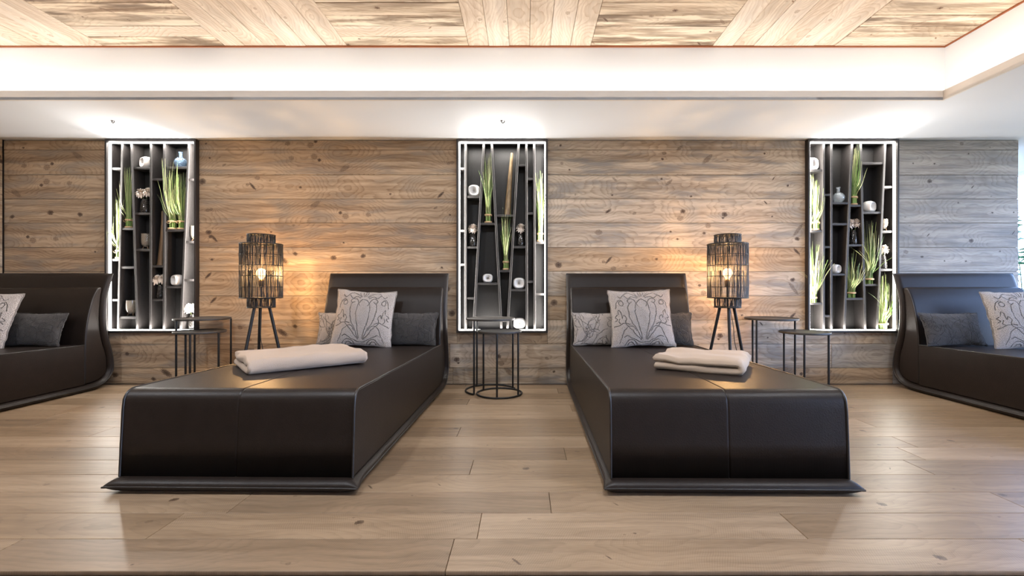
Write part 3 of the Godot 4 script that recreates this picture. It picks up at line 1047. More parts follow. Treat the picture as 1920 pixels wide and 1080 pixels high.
func white_vase(at: Vector3, tall: float, wide: float, label: String, turn: float) -> void:
	var w := minf(wide, 0.13)
	var o := thing("tealight_holder", label, "vase", at, turn, "white ceramic holders in the niches")
	var d := minf(0.092, w * 0.8)
	var prof := []
	for k in 15:
		var a := PI * k / 14.0
		prof.append(Vector2(pow(sin(a), 0.55), -cos(a)))
	# outer skin, stopping at the mouth, then a funnel into the body
	var rows := []
	for q in prof:
		if q.y > 0.86 and q.x < 0.66: break
		rows.append(Vector2(q.x * 0.5, q.y * d / 2))
	var rim: Vector2 = rows[-1]
	for q in [[0.9, -0.001], [0.76, -0.006], [0.58, -0.015], [0.42, -0.028], [0.31, -0.045], [0.27, -0.062], [0.0, -0.064]]:
		rows.append(Vector2(rim.x * q[0], rim.y + q[1]))
	var b := B.new()
	var stand := Basis(Vector3.RIGHT, PI / 2).scaled(Vector3(w, tall, 1.0))
	b.lathe(rows, 36, Vector3(0, tall / 2 * 0.985, 0), 2.7, stand)
	part("holder_body", b.mesh(), M.ceramic, o)

func flower_vase(at: Vector3, tall: float, wide: float, label: String, blooms: int) -> void:
	var o := thing("flower_vase", label, "vase", at, 0, "mosaic vases with cream flowers")
	var r := minf(wide, 0.085) / 2
	var h := minf(tall * 0.55, 0.13)
	var b := B.new()
	b.lathe([Vector2(0, 0), Vector2(r * 0.82, 0), Vector2(r, 0.01), Vector2(r * 0.98, h * 0.4), Vector2(r * 0.78, h * 0.8), Vector2(r * 0.66, h), Vector2(r * 0.6, h), Vector2(r * 0.7, h * 0.8), Vector2(r * 0.85, h * 0.3), Vector2(0, 0.02)], 24)
	part("vase_body", b.mesh(), M.mosaic, o)
	var rg := RandomNumberGenerator.new()
	rg.seed = int(absf(at.x) * 1000)
	var spots : Array = [[Vector3(0, 0, 0.012)], [Vector3(-0.033, -0.004, 0.012), Vector3(0.03, 0.004, 0.006)]][clampi(blooms, 1, 2) - 1]
	for s in spots:
		var c : Vector3 = Vector3(0, tall - 0.048, 0) + s
		b = B.new()
		var bow := PackedVector3Array([Vector3(s.x * 0.2, 0.02, 0), Vector3(s.x * 0.4, h, 0.002), c])
		b.tube(bow, [0.0028], 5)
		part("stem", b.mesh(), M.stem, o)
		b = B.new()
		for ring in 6:
			var lift := lerpf(-0.35, 1.35, ring / 5.0)
			var count: int = [15, 15, 14, 12, 9, 5][ring]
			for k in count:
				var a := TAU * (k + 0.5 * (ring % 2) + rg.randf_range(-0.15, 0.15)) / count
				var out := Vector3(cos(a) * cos(lift), sin(lift) * 0.8 , sin(a) * cos(lift)).normalized()
				# blossoms face up and forward
				out = Basis(Vector3.RIGHT, 1.0) * out
				var side := out.cross(Vector3(0.3, 1, 0.2)).normalized()
				var bend := side.cross(out)
				var long := rg.randf_range(0.047, 0.056) * (1.0 - 0.05 * ring)
				var ids := []
				for seg in 4:
					var f := seg / 3.0
					var q: Vector3 = c + out * long * (0.15 + 0.85 * f) + bend * 0.007 * sin(f * 2.6)
					var ww: float = 0.0085 * [0.45, 0.9, 1.0, 0.35][seg]
					ids.append([b.p(q - side * ww + bend * 0.002), b.p(q + side * ww + bend * 0.002)])
				for seg in 3: b.quad(ids[seg][0], ids[seg][1], ids[seg + 1][1], ids[seg + 1][0])
		part("bloom", b.mesh(), M.petal, o)

func tumbler(at: Vector3, tall: float, wide: float, label: String) -> void:
	var o := thing("footed_tumbler", label, "glass", at, 0, "smoky glass tumblers on feet")
	var r := minf(wide, 0.09) / 2
	var b := B.new()
	var f := 0.02
	b.lathe([Vector2(0, f), Vector2(r * 0.5, f + 0.002), Vector2(r * 0.85, f + 0.02), Vector2(r, f + 0.05), Vector2(r * 0.98, tall), Vector2(r * 0.93, tall), Vector2(r * 0.94, f + 0.05), Vector2(r * 0.78, f + 0.024), Vector2(0, f + 0.008)], 28)
	part("cup", b.mesh(), M.smoke_glass, o)
	for k in 3:
		var a := TAU * k / 3.0 + 0.5
		b = B.new()
		b.tube(PackedVector3Array([Vector3(cos(a) * r * 0.45, f + 0.006, sin(a) * r * 0.45), Vector3(cos(a) * r * 0.7, 0.003, sin(a) * r * 0.7)]), [0.004, 0.003], 6)
		part("foot", b.mesh(), M.bronze, o)

func bottle(at: Vector3, tall: float, wide: float, label: String, blue: bool) -> void:
	var o := thing("glass_bottle", label, "bottle", at)
	var r := minf(wide, 0.105) / 2
	var body := tall * 0.68
	var rows := [Vector2(0, 0.001)]
	for k in range(1, 12):
		var a := PI * k / 12.0
		rows.append(Vector2(sin(a) * r, body / 2 - cos(a) * body / 2))
	rows.append_array([Vector2(r * 0.26, body * 1.04), Vector2(r * 0.24, tall * 0.9), Vector2(r * 0.36, tall * 0.95), Vector2(r * 0.36, tall), Vector2(r * 0.22, tall), Vector2(r * 0.18, tall * 0.9)])
	rows[1] = Vector2(r * 0.5, 0.001)
	var b := B.new()
	b.lathe(rows, 28)
	part("flask", b.mesh(), M.blue_glass if blue else M.clear_glass, o)
	b = B.new()
	var inner := []
	for k in 13:
		var a := PI * k / 12.0
		inner.append(Vector2(sin(a) * r * 0.8, body / 2 - cos(a) * body * 0.4))
	b.lathe(inner, 24)
	part("inner_wall", b.mesh(), M.blue_glass if blue else M.clear_glass, o)

func horn(at: Vector3, tall: float, wide: float, label: String, style: float) -> void:
	var o := thing("horn_vase", label, "ornament", at)
	var r := wide / 2 * 0.9
	var b := B.new()
	var path := PackedVector3Array()
	var radii := []
	for k in 16:
		var f := k / 15.0
		path.append(Vector3(0.012 * sin(f * 2.2) + style * f * f * 0.03, tall * f, 0.0))
		radii.append(r * (1.0 - 0.62 * pow(f, 1.2)) if style > 0.5 else r * (1.0 - 0.8 * f))
	b.tube(path, radii, 18)
	part("horn_body", b.mesh(), M.tusk if style > 0.5 else M.bronze, o)
	b = B.new()
	b.lathe([Vector2(r * 1.02, 0.001), Vector2(r * 1.06, 0.006), Vector2(r * 1.02, 0.012)], 20)
	part("foot_ring", b.mesh(), M.bronze, o)

func build_niches() -> void:
	var a := niche(0, "lit black wall niche of slanted shelves holding the blue bottle and bronze horn",
		[[-0.286, -0.325], [-0.204, -0.151], [-0.028, -0.032], [0.093, 0.089], [0.315, 0.241]],
		[[1.477, 0.653, 0.29], [0.934, 0.585, 0.133], [1.482, 1.071, 0.744], [1.379, 0.596, 0.293], [1.486, 0.92, 0.409], [1.379, 0.815, 0.471]])
	niche_item(a, "grass", 0, 1, -0.35, 0.586, 0.05, "tied grass bundle in the narrowest bay of the bronze horn's niche", 0)
	niche_item(a, "grass", 1, 0, -0.262, 0.577, 0.05, "darker slim grass bundle in the bay beside the cream flower vase", 0)
	niche_item(a, "tumbler", 1, 2, -0.25, 0.144, 0.09, "smoky footed tumbler on the lowest shelf of the bronze horn's niche")
	niche_item(a, "white", 2, 0, -0.13, 0.105, 0.139, "white ceramic holder above the flower vase and smoky tumbler", -0.55)
	niche_item(a, "flower", 2, 1, -0.125, 0.234, 0.085, "mosaic vase with cream flower directly above a smoky tumbler", 2)
	niche_item(a, "tumbler", 2, 2, -0.115, 0.141, 0.08, "smoky footed tumbler directly below a cream flower vase")
	niche_item(a, "horn", 3, 1, 0.02, 0.496, 0.072, "straight tapering bronze horn standing in a dark bay", 0)
	niche_item(a, "flower", 3, 2, 0.01, 0.223, 0.07, "mosaic vase with two cream flowers below the bronze horn", 2)
	niche_item(a, "bottle", 4, 0, 0.2, 0.144, 0.105, "round blue glass bottle with a short neck", 1)
	niche_item(a, "grass", 4, 1, 0.137, 0.65, 0.068, "taller of two grass bundles side by side under the blue bottle, next to bronze horn", 1)
	niche_item(a, "grass", 4, 1, 0.218, 0.623, 0.062, "second grass bundle under the blue bottle, away from the bronze horn", 1)
	niche_item(a, "white", 4, 2, 0.155, 0.105, 0.135, "white ceramic holder below the pair of grass bundles", -0.55)
	niche_item(a, "tumbler", 5, 1, 0.335, 0.139, 0.08, "smoky footed tumbler half hidden by the niche frame beside two grass bundles")
	niche_item(a, "flower", 5, -1, 0.31, 0.234, 0.07, "mosaic vase with cream flowers standing behind the round side table", 2)
	var b := niche(1, "lit black wall niche with crossing slats between the two blanket loungers",
		[[-0.331, -0.331], [-0.167, -0.26], [-0.096, -0.007], [0.148, 0.045], [0.217, 0.221], [0.287, 0.292]],
		[[1.477, 0.916, 0.61], [1.222, 0.765, 0.307], [0.979, 0.439], [1.053, 0.553, 0.106], [1.507, 0.769, 0.382], [1.383, 1.073, 0.457], [0.809, 0.343]])
	niche_item(b, "white", 1, 0, -0.262, 0.11, 0.112, "white ceramic holder high in the niche beside the tall grass and brown tusk", 0.1)
	niche_item(b, "flower", 1, 1, -0.262, 0.213, 0.085, "mosaic vase with single cream flower under the highest white holder", 1)
	niche_item(b, "grass", 2, 0, -0.13, 0.658, 0.061, "grass bundle with a twine bow, standing beside the brown tusk", 0)
	niche_item(b, "white", 2, 1, -0.136, 0.081, 0.094, "smallest white ceramic holder, under the grass with the twine bow", 0.05)
	niche_item(b, "horn", 3, 0, 0.045, 0.569, 0.068, "curved brown tusk standing upright on a short shelf", 1)
	niche_item(b, "grass", 3, 1, 0.03, 0.56, 0.052, "drooping grass bundle standing below the brown tusk", 0)
	niche_item(b, "flower", 4, 1, 0.165, 0.213, 0.072, "slim mosaic vase with cream flower beside the drooping grass", 1)
	niche_item(b, "white", 4, 2, 0.15, 0.103, 0.112, "white ceramic holder under the slim flower vase", 0)
	niche_item(b, "grass", 6, 0, 0.344, 0.65, 0.055, "bright grass bundle in the outermost bay against the light bar near the slim vase", 0)
	niche_item(b, "white", 4, -1, 0.153, 0.097, 0.112, "white ceramic holder on the niche floor behind the small round table", 0)
	var c := niche(2, "lit black wall niche full of grass bundles beside the bleached boards",
		[[-0.239, -0.239], [-0.17, -0.17], [0.017, -0.054], [0.094, 0.135], [0.316, 0.241]],
		[[1.46, 0.913, 0.258], [1.24, 0.769, 0.147], [1.165, 0.975, 0.521], [1.142, 0.785, 0.302], [1.525, 1.08, 0.427], [1.311, 0.909, 0.564]])
	niche_item(c, "white", 0, 0, -0.31, 0.12, 0.112, "white ceramic holder above two close grass bundles", 0.4)
	niche_item(c, "grass", 0, 1, -0.345, 0.52, 0.045, "thin grass bundle against the frame under a white holder", 0)
	niche_item(c, "grass", 0, 1, -0.283, 0.5, 0.05, "thin grass bundle on the upright's side under a white holder", 0)
	niche_item(c, "grass", 0, 2, -0.314, 0.6, 0.066, "spreading grass bundle below the two thin ones", 2)
	niche_item(c, "bottle", 2, 0, -0.05, 0.144, 0.105, "round clear glass bottle with short neck", 0)
	niche_item(c, "white", 2, 2, -0.09, 0.086, 0.101, "white ceramic holder low down below the clear bottle", 0.5)
	niche_item(c, "grass", 3, 0, 0.06, 0.559, 0.052, "grass bundle wrapped with twine above the flower vase near the clear bottle", 0)
	niche_item(c, "flower", 3, 1, 0.066, 0.24, 0.07, "mosaic vase with two cream flowers between two grass bundles", 2)
	niche_item(c, "grass", 3, 2, 0.035, 0.447, 0.07, "short dark green grass bundle below the flower vase with two blooms", 2)
	niche_item(c, "white", 4, 1, 0.215, 0.105, 0.13, "white ceramic holder above the wide dark grass bundle", 0.5)
	niche_item(c, "grass", 4, 2, 0.195, 0.6, 0.075, "wide dark green grass bundle wrapped thickly with cord", 2)
	niche_item(c, "tumbler", 5, 1, 0.34, 0.108, 0.075, "smoky footed tumbler beside the bleached boards")
	niche_item(c, "flower", 5, 2, 0.335, 0.223, 0.07, "mosaic vase with one cream flower below the tumbler next to bleached boards", 1)
	niche_item(c, "grass", 5, -1, 0.325, 0.53, 0.08, "yellow-green grass bundle on the niche floor behind the window-side lounger", 2)

# ------------------------------------------------------------------ furniture
var lounger_parts := {}

func lounger(at: Vector3, turn: float, label: String) -> Node3D:
	var o := thing("lounger", label, "lounger", at, turn, "dark leather loungers")
	if lounger_parts.is_empty():
		var W := 1.05
		var key := [Vector2(0, 0.03), Vector2(0.3, 0.03), Vector2(0.9, 0.03), Vector2(1.5, 0.03), Vector2(1.9, 0.03), Vector2(2.03, 0.042), Vector2(2.105, 0.085), Vector2(2.142, 0.165), Vector2(2.13, 0.29), Vector2(2.092, 0.43), Vector2(2.07, 0.58), Vector2(2.076, 0.76), Vector2(2.105, 0.88), Vector2(2.142, 0.99)]
		var path := smooth(key, 6)
		var half := []
		for k in path.size(): half.append(lerpf(0.0295, 0.021, smoothstep(0.75, 0.95, float(k) / path.size())))
		var b := B.new()
		b.ribbon(path, half, W, 0.045, 0.05, 0.03)
		lounger_parts.shell = b.mesh()
		for s in [-1, 1]:
			b = B.new()
			var rim := PackedVector3Array()
			for k in range(0, path.size()): rim.append(Vector3(s * (W / 2 - 0.002), path[k].y, -path[k].x))
			b.tube(rim, [0.0055], 6)
			lounger_parts["shell_piping%d" % s] = b.mesh()
		b = B.new()
		b.tube(PackedVector3Array([Vector3(-W / 2 - 0.012, 0.03, 0.004), Vector3(-W / 2 + 0.05, 0.03, 0), Vector3(W / 2 - 0.05, 0.03, 0), Vector3(W / 2 + 0.012, 0.03, 0.004)]), [0.004], 6)
		lounger_parts.front_piping = b.mesh()
		b = B.new()
		b.tube(PackedVector3Array([Vector3(-W / 2, 0.99, -2.142), Vector3(W / 2, 0.99, -2.142)]), [0.0055], 6)
		lounger_parts.top_piping = b.mesh()
		# seat block
		var prof := [Vector2(0.043, 0.058), Vector2(0.05, 0.2), Vector2(0.058, 0.34)]
		for k in 7:
			var a := PI / 2 * k / 6.0
			prof.append(Vector2(0.118 - 0.056 * cos(a), 0.368 + 0.056 * sin(a)))
		prof.append_array([Vector2(0.5, 0.418), Vector2(1.0, 0.408), Vector2(1.5, 0.399), Vector2(1.905, 0.392), Vector2(1.905, 0.2), Vector2(1.905, 0.058)])
		var poly := PackedVector2Array(prof)
		var w2 := 0.505
		b = B.new()
		b.extrude(poly, [[-w2, 0.008], [-w2 + 0.0025, 0.003], [-w2 + 0.009, 0.0], [-0.25, 0.0], [-0.009, 0.0], [-0.0035, 0.0004], [-0.001, 0.0025], [0.001, 0.0025], [0.0035, 0.0004], [0.009, 0.0], [0.25, 0.0], [w2 - 0.009, 0.0], [w2 - 0.0025, 0.003], [w2, 0.008]])
		lounger_parts.seat = b.mesh()
		for s in [-1, 1]:
			b = B.new()
			var rim := PackedVector3Array()
			for k in prof.size() - 2:
				rim.append(Vector3(s * (w2 - 0.003), prof[k].y - 0.001, -prof[k].x))
			b.tube(rim, [0.0055], 6)
			lounger_parts["seat_piping%d" % s] = b.mesh()
		# back cushion
		var front := smooth([Vector2(1.912, 0.062), Vector2(1.912, 0.25), Vector2(1.914, 0.4), Vector2(1.928, 0.55), Vector2(1.955, 0.68), Vector2(1.99, 0.79), Vector2(2.03, 0.862)], 4)
		var rear := smooth([Vector2(2.055, 0.872), Vector2(2.07, 0.855), Vector2(2.052, 0.75), Vector2(2.045, 0.58), Vector2(2.066, 0.42), Vector2(2.104, 0.29), Vector2(2.115, 0.17), Vector2(2.085, 0.105), Vector2(2.02, 0.072), Vector2(1.96, 0.062)], 4)
		var cushion := PackedVector2Array(front)
		cushion.append_array(rear)
		w2 = 0.498
		b = B.new()
		b.extrude(cushion, [[-w2, 0.011], [-w2 + 0.003, 0.006], [-w2 + 0.01, 0.002], [-w2 + 0.02, 0.0], [-0.2, -0.001], [0.2, -0.001], [w2 - 0.02, 0.0], [w2 - 0.01, 0.002], [w2 - 0.003, 0.006], [w2, 0.011]])
		lounger_parts.back = b.mesh()
		for s in [-1, 1]:
			b = B.new()
			var rim := PackedVector3Array()
			for q in front: rim.append(Vector3(s * (w2 - 0.008), q.y, -q.x - 0.006))
			b.tube(rim, [0.004], 6)
			lounger_parts["back_piping%d" % s] = b.mesh()
	var shell := part("shell", lounger_parts.shell, M.leather, o)
	part("piping", lounger_parts.top_piping, M.piping, shell)
	part("piping", lounger_parts.front_piping, M.piping, shell)
	var seat := part("seat", lounger_parts.seat, M.leather, o)
	var back := part("back_cushion", lounger_parts.back, M.leather, o)
	for s in [-1, 1]:
		part("piping", lounger_parts["shell_piping%d" % s], M.piping, shell)
		part("piping", lounger_parts["seat_piping%d" % s], M.piping, seat)
		part("piping", lounger_parts["back_piping%d" % s], M.piping, back)
	return o

var pillow_meshes := {}

func pillow(label: String, material: Material, w: float, h: float, thick: float, at: Vector3, lean: float, turn: float, roll: float, group: String) -> void:
	var key := "%s %s" % [w, h]
	if not pillow_meshes.has(key):
		var b := B.new()
		var n := 36
		var nz := FastNoiseLite.new()
		nz.frequency = 3.0
		nz.seed = int(w * 100)
		for side in [1, -1]:
			var first := b.v.size()
			for r in n + 1:
				for k in n + 1:
					var u := sin(PI / 2 * (2.0 * k / n - 1.0))
					var v := sin(PI / 2 * (2.0 * r / n - 1.0))
					var x := w / 2 * u * (1 - 0.075 * (1 - v * v)) + 0.009 * nz.get_noise_2d(v * 2, u)
					var y := h / 2 * v * (1 - 0.075 * (1 - u * u)) + 0.009 * nz.get_noise_2d(u * 2 + 5, v)
					var bulge := pow(maxf(0, 1 - u * u), 0.55) * pow(maxf(0, 1 - v * v), 0.55)
					var z : float = side * (thick / 2 * bulge * (1 + 0.12 * nz.get_noise_2d(u, v + 9 * side)) + 0.004)
					if absf(u) > 0.999 or absf(v) > 0.999: z = 0.0
					b.p(Vector3(x, y + h / 2, z), Vector2((u + 1) / 2, (1 - v) / 2))
			for r in n:
				for k in n:
					var a := first + r * (n + 1) + k
					b.face([a, a + 1, a + n + 2, a + n + 1], Vector3(0, 0, side))
		pillow_meshes[key] = b.mesh()
		# hem round the edge
		b = B.new()
		var ring := PackedVector3Array()
		for q in 4:
			for k in 16:
				var f := sin(PI / 2 * (2.0 * k / 16 - 1.0))
				var uv: Vector2 = [Vector2(f, -1), Vector2(1, f), Vector2(-f, 1), Vector2(-1, -f)][q]
				var x := w / 2 * uv.x * (1 - 0.075 * (1 - uv.y * uv.y)) + 0.009 * nz.get_noise_2d(uv.y * 2, uv.x)
				var y := h / 2 * uv.y * (1 - 0.075 * (1 - uv.x * uv.x)) + 0.009 * nz.get_noise_2d(uv.x * 2 + 5, uv.y)
				ring.append(Vector3(x, y + h / 2, 0))
		b.tube(ring, [0.006], 6, true)
		pillow_meshes[key + " hem"] = b.mesh()
	var o := thing("pillow", label, "pillow", at, 0, group)
	o.basis = Basis(Vector3.UP, turn) * Basis(Vector3.RIGHT, -lean) * Basis(Vector3.BACK, roll)
	part("cover", pillow_meshes[key], material, o)
	part("hem", pillow_meshes[key + " hem"], material, o)

func blanket(label: String, at: Vector3, turn: float, long: float, wide: float, layers: int, material: Material, tilt: float) -> void:
	var o := thing("folded_blanket", label, "blanket", at, turn, "folded fleece blankets")
	o.rotation.x = tilt
	var r := RandomNumberGenerator.new()
	r.seed = int(long * 1000)
	# the cloth doubles back on itself: a serpentine profile, pulled along its width
	var th := 0.0185
	var gap := 0.04
	var pts := []
	for k in layers:
		var y := th + k * gap
		var ends := [-wide / 2 + 0.012 * k * (1 if layers > 2 else 0), wide / 2 - 0.004 * k]
		if k % 2 == 1: ends.reverse()
		for q in 7:
			var f := q / 6.0
			pts.append(Vector2(lerpf(ends[0], ends[1], f), y + 0.002 * sin(f * 7.0 + k)))
		if k < layers - 1:
			var s := signf(ends[1])
			for q in range(1, 5):
				var a := PI * q / 5.0
				pts.append(Vector2(ends[1] + s * sin(a) * gap * 0.5, y + gap / 2 - cos(a) * gap / 2))
	var b := B.new()
	b.ribbon(PackedVector2Array(pts), [th], long, 0.018, 0.014)
	# soften: let the cloth sag and wander a little
	var nz := FastNoiseLite.new()
	nz.frequency = 4.5
	nz.seed = r.seed % 1000
	for k in b.v.size():
		var q := b.v[k]
		var lift := clampf(q.y / (layers * gap), 0, 1)
		b.v[k] = q + Vector3(nz.get_noise_2d(q.z * 1.2, q.y * 3) * 0.03 * lift, nz.get_noise_2d(q.x, q.z + 3) * 0.016 * lift, nz.get_noise_2d(q.x * 1.2 + 8, q.y * 3) * 0.03 * lift)
	part("cloth", b.mesh(), material, o)
	b = B.new()
	var top := th * 2 + (layers - 1) * gap
	var last: Vector2 = pts[-1]
	var seam := PackedVector3Array()
	for k in 13:
		var x := lerpf(-long / 2 + 0.02, long / 2 - 0.02, k / 12.0)
		var z := -last.x + 0.022 * signf(last.x)
		seam.append(Vector3(x + nz.get_noise_2d(z * 1.2, top * 3) * 0.03, top + nz.get_noise_2d(x, z + 3) * 0.016 + 0.0008, z + nz.get_noise_2d(x * 1.2 + 8, top * 3) * 0.03))
	b.tube(seam, [0.0014], 5)
	part("hem_stitch", b.mesh(), material, o)

func side_table(label: String, at: Vector3, turn: float, r: float, high: float, open: bool) -> void:
	var o := thing("side_table", label, "side table", at, turn, "round metal nesting tables")
	var b := B.new()
	var y := high
	b.lathe([Vector2(0, y - 0.006), Vector2(r * 0.96, y - 0.006), Vector2(r * 0.975, y - 0.001), Vector2(r * 0.985, y), Vector2(r, y - 0.002), Vector2(r, y - 0.014), Vector2(r * 0.985, y - 0.016), Vector2(0, y - 0.016)], 56)
	part("table_top", b.mesh(), M.table_top, o)
	var spots: Array = [2.22, 4.0, 5.9] if open else [0.5, 1.62, 3.8]
	b = B.new()
	if open:
		b.tube(circle(r + 0.002, 0.0085, 48, 2.22, TAU - 0.25), [0.0075], 8)
	else:
		b.tube(circle(r, 0.0085, 48), [0.0075], 8, true)
	part("base_ring", b.mesh(), M.black_metal, o)
	for a in spots:
		b = B.new()
		var q := Vector3(cos(a), 0, sin(a)) * (r - 0.006)
		b.tube(PackedVector3Array([q + Vector3(0, 0.006, 0), q + Vector3(0, high - 0.015, 0)]), [0.0078], 10)
		part("leg", b.mesh(), M.black_metal, o)

var lamp_parts := {}

func tripod_lamp(label: String, at: Vector3, turn: float) -> void:
	var o := thing("tripod_lamp", label, "lamp", at, turn, "black wicker tripod lamps")
	var R := 0.152
	var r := 0.099
	var ys := [0.711, 0.788, 1.216, 1.289]
	for k in 3:
		var a := TAU * k / 3.0 - 0.13
		var b := B.new()
		var top := Vector3(cos(a) * 0.06, ys[0] + 0.004, sin(a) * 0.06)
		var foot := Vector3(cos(a) * 0.212, 0.008, sin(a) * 0.212)
		b.tube(PackedVector3Array([foot, top]), [0.0105, 0.0125], 10)
		part("leg", b.mesh(), M.black_metal, o)
	if lamp_parts.is_empty():
		var b := B.new()
		for y in [ys[0], ys[1] - 0.004]: b.tube(circle(r, y), [0.005], 6, true)
		for y in [ys[2] + 0.004, ys[3]]: b.tube(circle(r, y), [0.005], 6, true)
		for y in [ys[1], ys[2]]: b.tube(circle(R, y), [0.0048], 6, true)
		for k in 4: b.tube(circle(R, ys[1] + 0.0856 * (k + 1)), [0.0026], 6, true)
		for k in 10:
			var a := TAU * k / 10.0 + 0.2
			var d := Vector3(cos(a), 0, sin(a))
			b.tube(PackedVector3Array([d * r + Vector3(0, ys[0], 0), d * r + Vector3(0, ys[1], 0), d * R + Vector3(0, ys[1], 0), d * R + Vector3(0, ys[2], 0), d * r + Vector3(0, ys[2], 0), d * r + Vector3(0, ys[3], 0)]), [0.0026], 5)
		lamp_parts.frame = b.mesh()
		b = B.new()
		var rg := RandomNumberGenerator.new()
		rg.seed = 99
		var strand := func(rad0: float, rad1: float, y0: float, y1: float, count: int, wide: float) -> void:
			for k in count:
				var a := TAU * rg.randf()
				var a2 := a + rg.randfn(0.0, 0.035)
				var p0 := Vector3(cos(a) * rad0, y0, sin(a) * rad0)
				var p1 := Vector3(cos(a2) * rad1, y1, sin(a2) * rad1)
				var mid := (p0 + p1) / 2 + Vector3(cos(a), 0, sin(a)) * rg.randf_range(-0.002, 0.003)
				b.tube(PackedVector3Array([p0, mid, p1]), [wide], 3)
		strand.call(R, R, ys[1], ys[2], 130, 0.0012)
		strand.call(R, R, ys[1], ys[1] + 0.214, 210, 0.0012)
		strand.call(R, R, ys[1] + 0.257, ys[2], 230, 0.0012)
		strand.call(r, r, ys[0], ys[1], 250, 0.0013)
		strand.call(r, r, ys[2], ys[3], 250, 0.0013)
		strand.call(0.004, r, ys[3], ys[3], 260, 0.0014)
		strand.call(r, R, ys[1], ys[1], 130, 0.0011)
		strand.call(r, R, ys[2], ys[2], 130, 0.0011)
		lamp_parts.weave = b.mesh()
		b = B.new()
		b.tube(PackedVector3Array([Vector3(0, ys[0], 0), Vector3(0, 0.875, 0)]), [0.006], 8)
		for k in 3:
			var a := TAU * k / 3.0 - 0.13
			b.tube(PackedVector3Array([Vector3(0, ys[0] + 0.004, 0), Vector3(cos(a) * r, ys[0] + 0.004, sin(a) * r)]), [0.006], 6)
		lamp_parts.stem = b.mesh()
		b = B.new()
		b.lathe([Vector2(0, 0.872), Vector2(0.02, 0.872), Vector2(0.021, 0.92), Vector2(0.017, 0.928), Vector2(0.016, 0.935), Vector2(0, 0.935)], 18)
		lamp_parts.socket = b.mesh()
		b = B.new()
		var rows := [Vector2(0.013, 0.93), Vector2(0.014, 0.94)]
		for k in range(1, 13):
			var a := PI * (0.12 + 0.88 * k / 12.0)
			rows.append(Vector2(sin(a) * 0.038, 0.985 - cos(a) * 0.038))
		b.lathe(rows, 22)
		lamp_parts.bulb = b.mesh()
		b = B.new()
		b.tube(smooth3([Vector3(0.01, ys[0], 0.02), Vector3(0.025, 0.56, 0.05), Vector3(0.03, 0.45, 0.055), Vector3(0.06, 0.3, 0.045), Vector3(0.055, 0.15, -0.05), Vector3(0.06, 0.02, -0.2), Vector3(0.06, 0.004, -0.4)], 5), [0.0026], 6)
		lamp_parts.cord = b.mesh()
	var shade := part("shade_frame", lamp_parts.frame, M.black_metal, o)
	part("woven_strands", lamp_parts.weave, M.black_metal, shade).set_meta("kind", "stuff")
	part("stem", lamp_parts.stem, M.black_metal, o)
	part("socket", lamp_parts.socket, M.brass, o)
	part("bulb", lamp_parts.bulb, M.bulb, o)
	var cord := part("power_cord", lamp_parts.cord, M.black_metal, o)
	cord.rotation.y = -turn
	var l := OmniLight3D.new()
	l.name = "bulb_light"
	l.light_color = rgb8(255, 198, 130)
	l.light_energy = BULB
	l.light_size = 0.03
	l.omni_range = 12.0
	l.omni_attenuation = 2.0
	l.shadow_enabled = true
	l.position = Vector3(0, 0.985, 0)
	o.add_child(l)

func plant(label: String, at: Vector3) -> void:
	var o := thing("potted_palm", label, "plant", at)
	var b := B.new()
	b.lathe([Vector2(0, 0), Vector2(0.11, 0), Vector2(0.15, 0.26), Vector2(0.155, 0.28), Vector2(0.14, 0.28), Vector2(0.135, 0.25), Vector2(0, 0.25)], 28)
	part("pot", b.mesh(), M.pot, o)
	b = B.new()
	b.lathe([Vector2(0, 0.262), Vector2(0.137, 0.26)], 20)
	part("soil", b.mesh(), M.soil, o)
	var r := RandomNumberGenerator.new()
	r.seed = 12
	for k in 16:
		b = B.new()
		var a := TAU * k / 16.0 * 2.6 + r.randf()
		var reach := r.randf_range(0.22, 0.34)
		var high := r.randf_range(0.75, 1.85)
		var d := Vector3(cos(a), 0, sin(a))
		var rib := smooth3([Vector3(0, 0.26, 0) + d * 0.02, Vector3(0, high * 0.7, 0) + d * reach * 0.3, Vector3(0, high, 0) + d * reach * 0.7, Vector3(0, high * 0.97, 0) + d * reach * 1.1], 6)
		b.tube(rib, [0.006, 0.003], 5)
		for q in range(9, rib.size()):
			var dir := (rib[mini(q + 1, rib.size() - 1)] - rib[q - 1]).normalized()
			var side := dir.cross(Vector3.UP).normalized()
			for s in [-1, 1]:
				var tip: Vector3 = rib[q] + (side * s * 0.8 + dir * 0.5 + Vector3(0, -0.35, 0)) * 0.15
				var mid: Vector3 = rib[q].lerp(tip, 0.45) + Vector3(0, 0.02, 0)
				var w := dir * 0.013
				var ids := [b.p(rib[q] - w * 0.3), b.p(rib[q] + w * 0.3), b.p(mid + w), b.p(tip), b.p(mid - w)]
				b.tri(ids[0], ids[1], ids[2]); b.tri(ids[0], ids[2], ids[4]); b.tri(ids[4], ids[2], ids[3])
		part("leaf", b.mesh(), M.leaf, o)

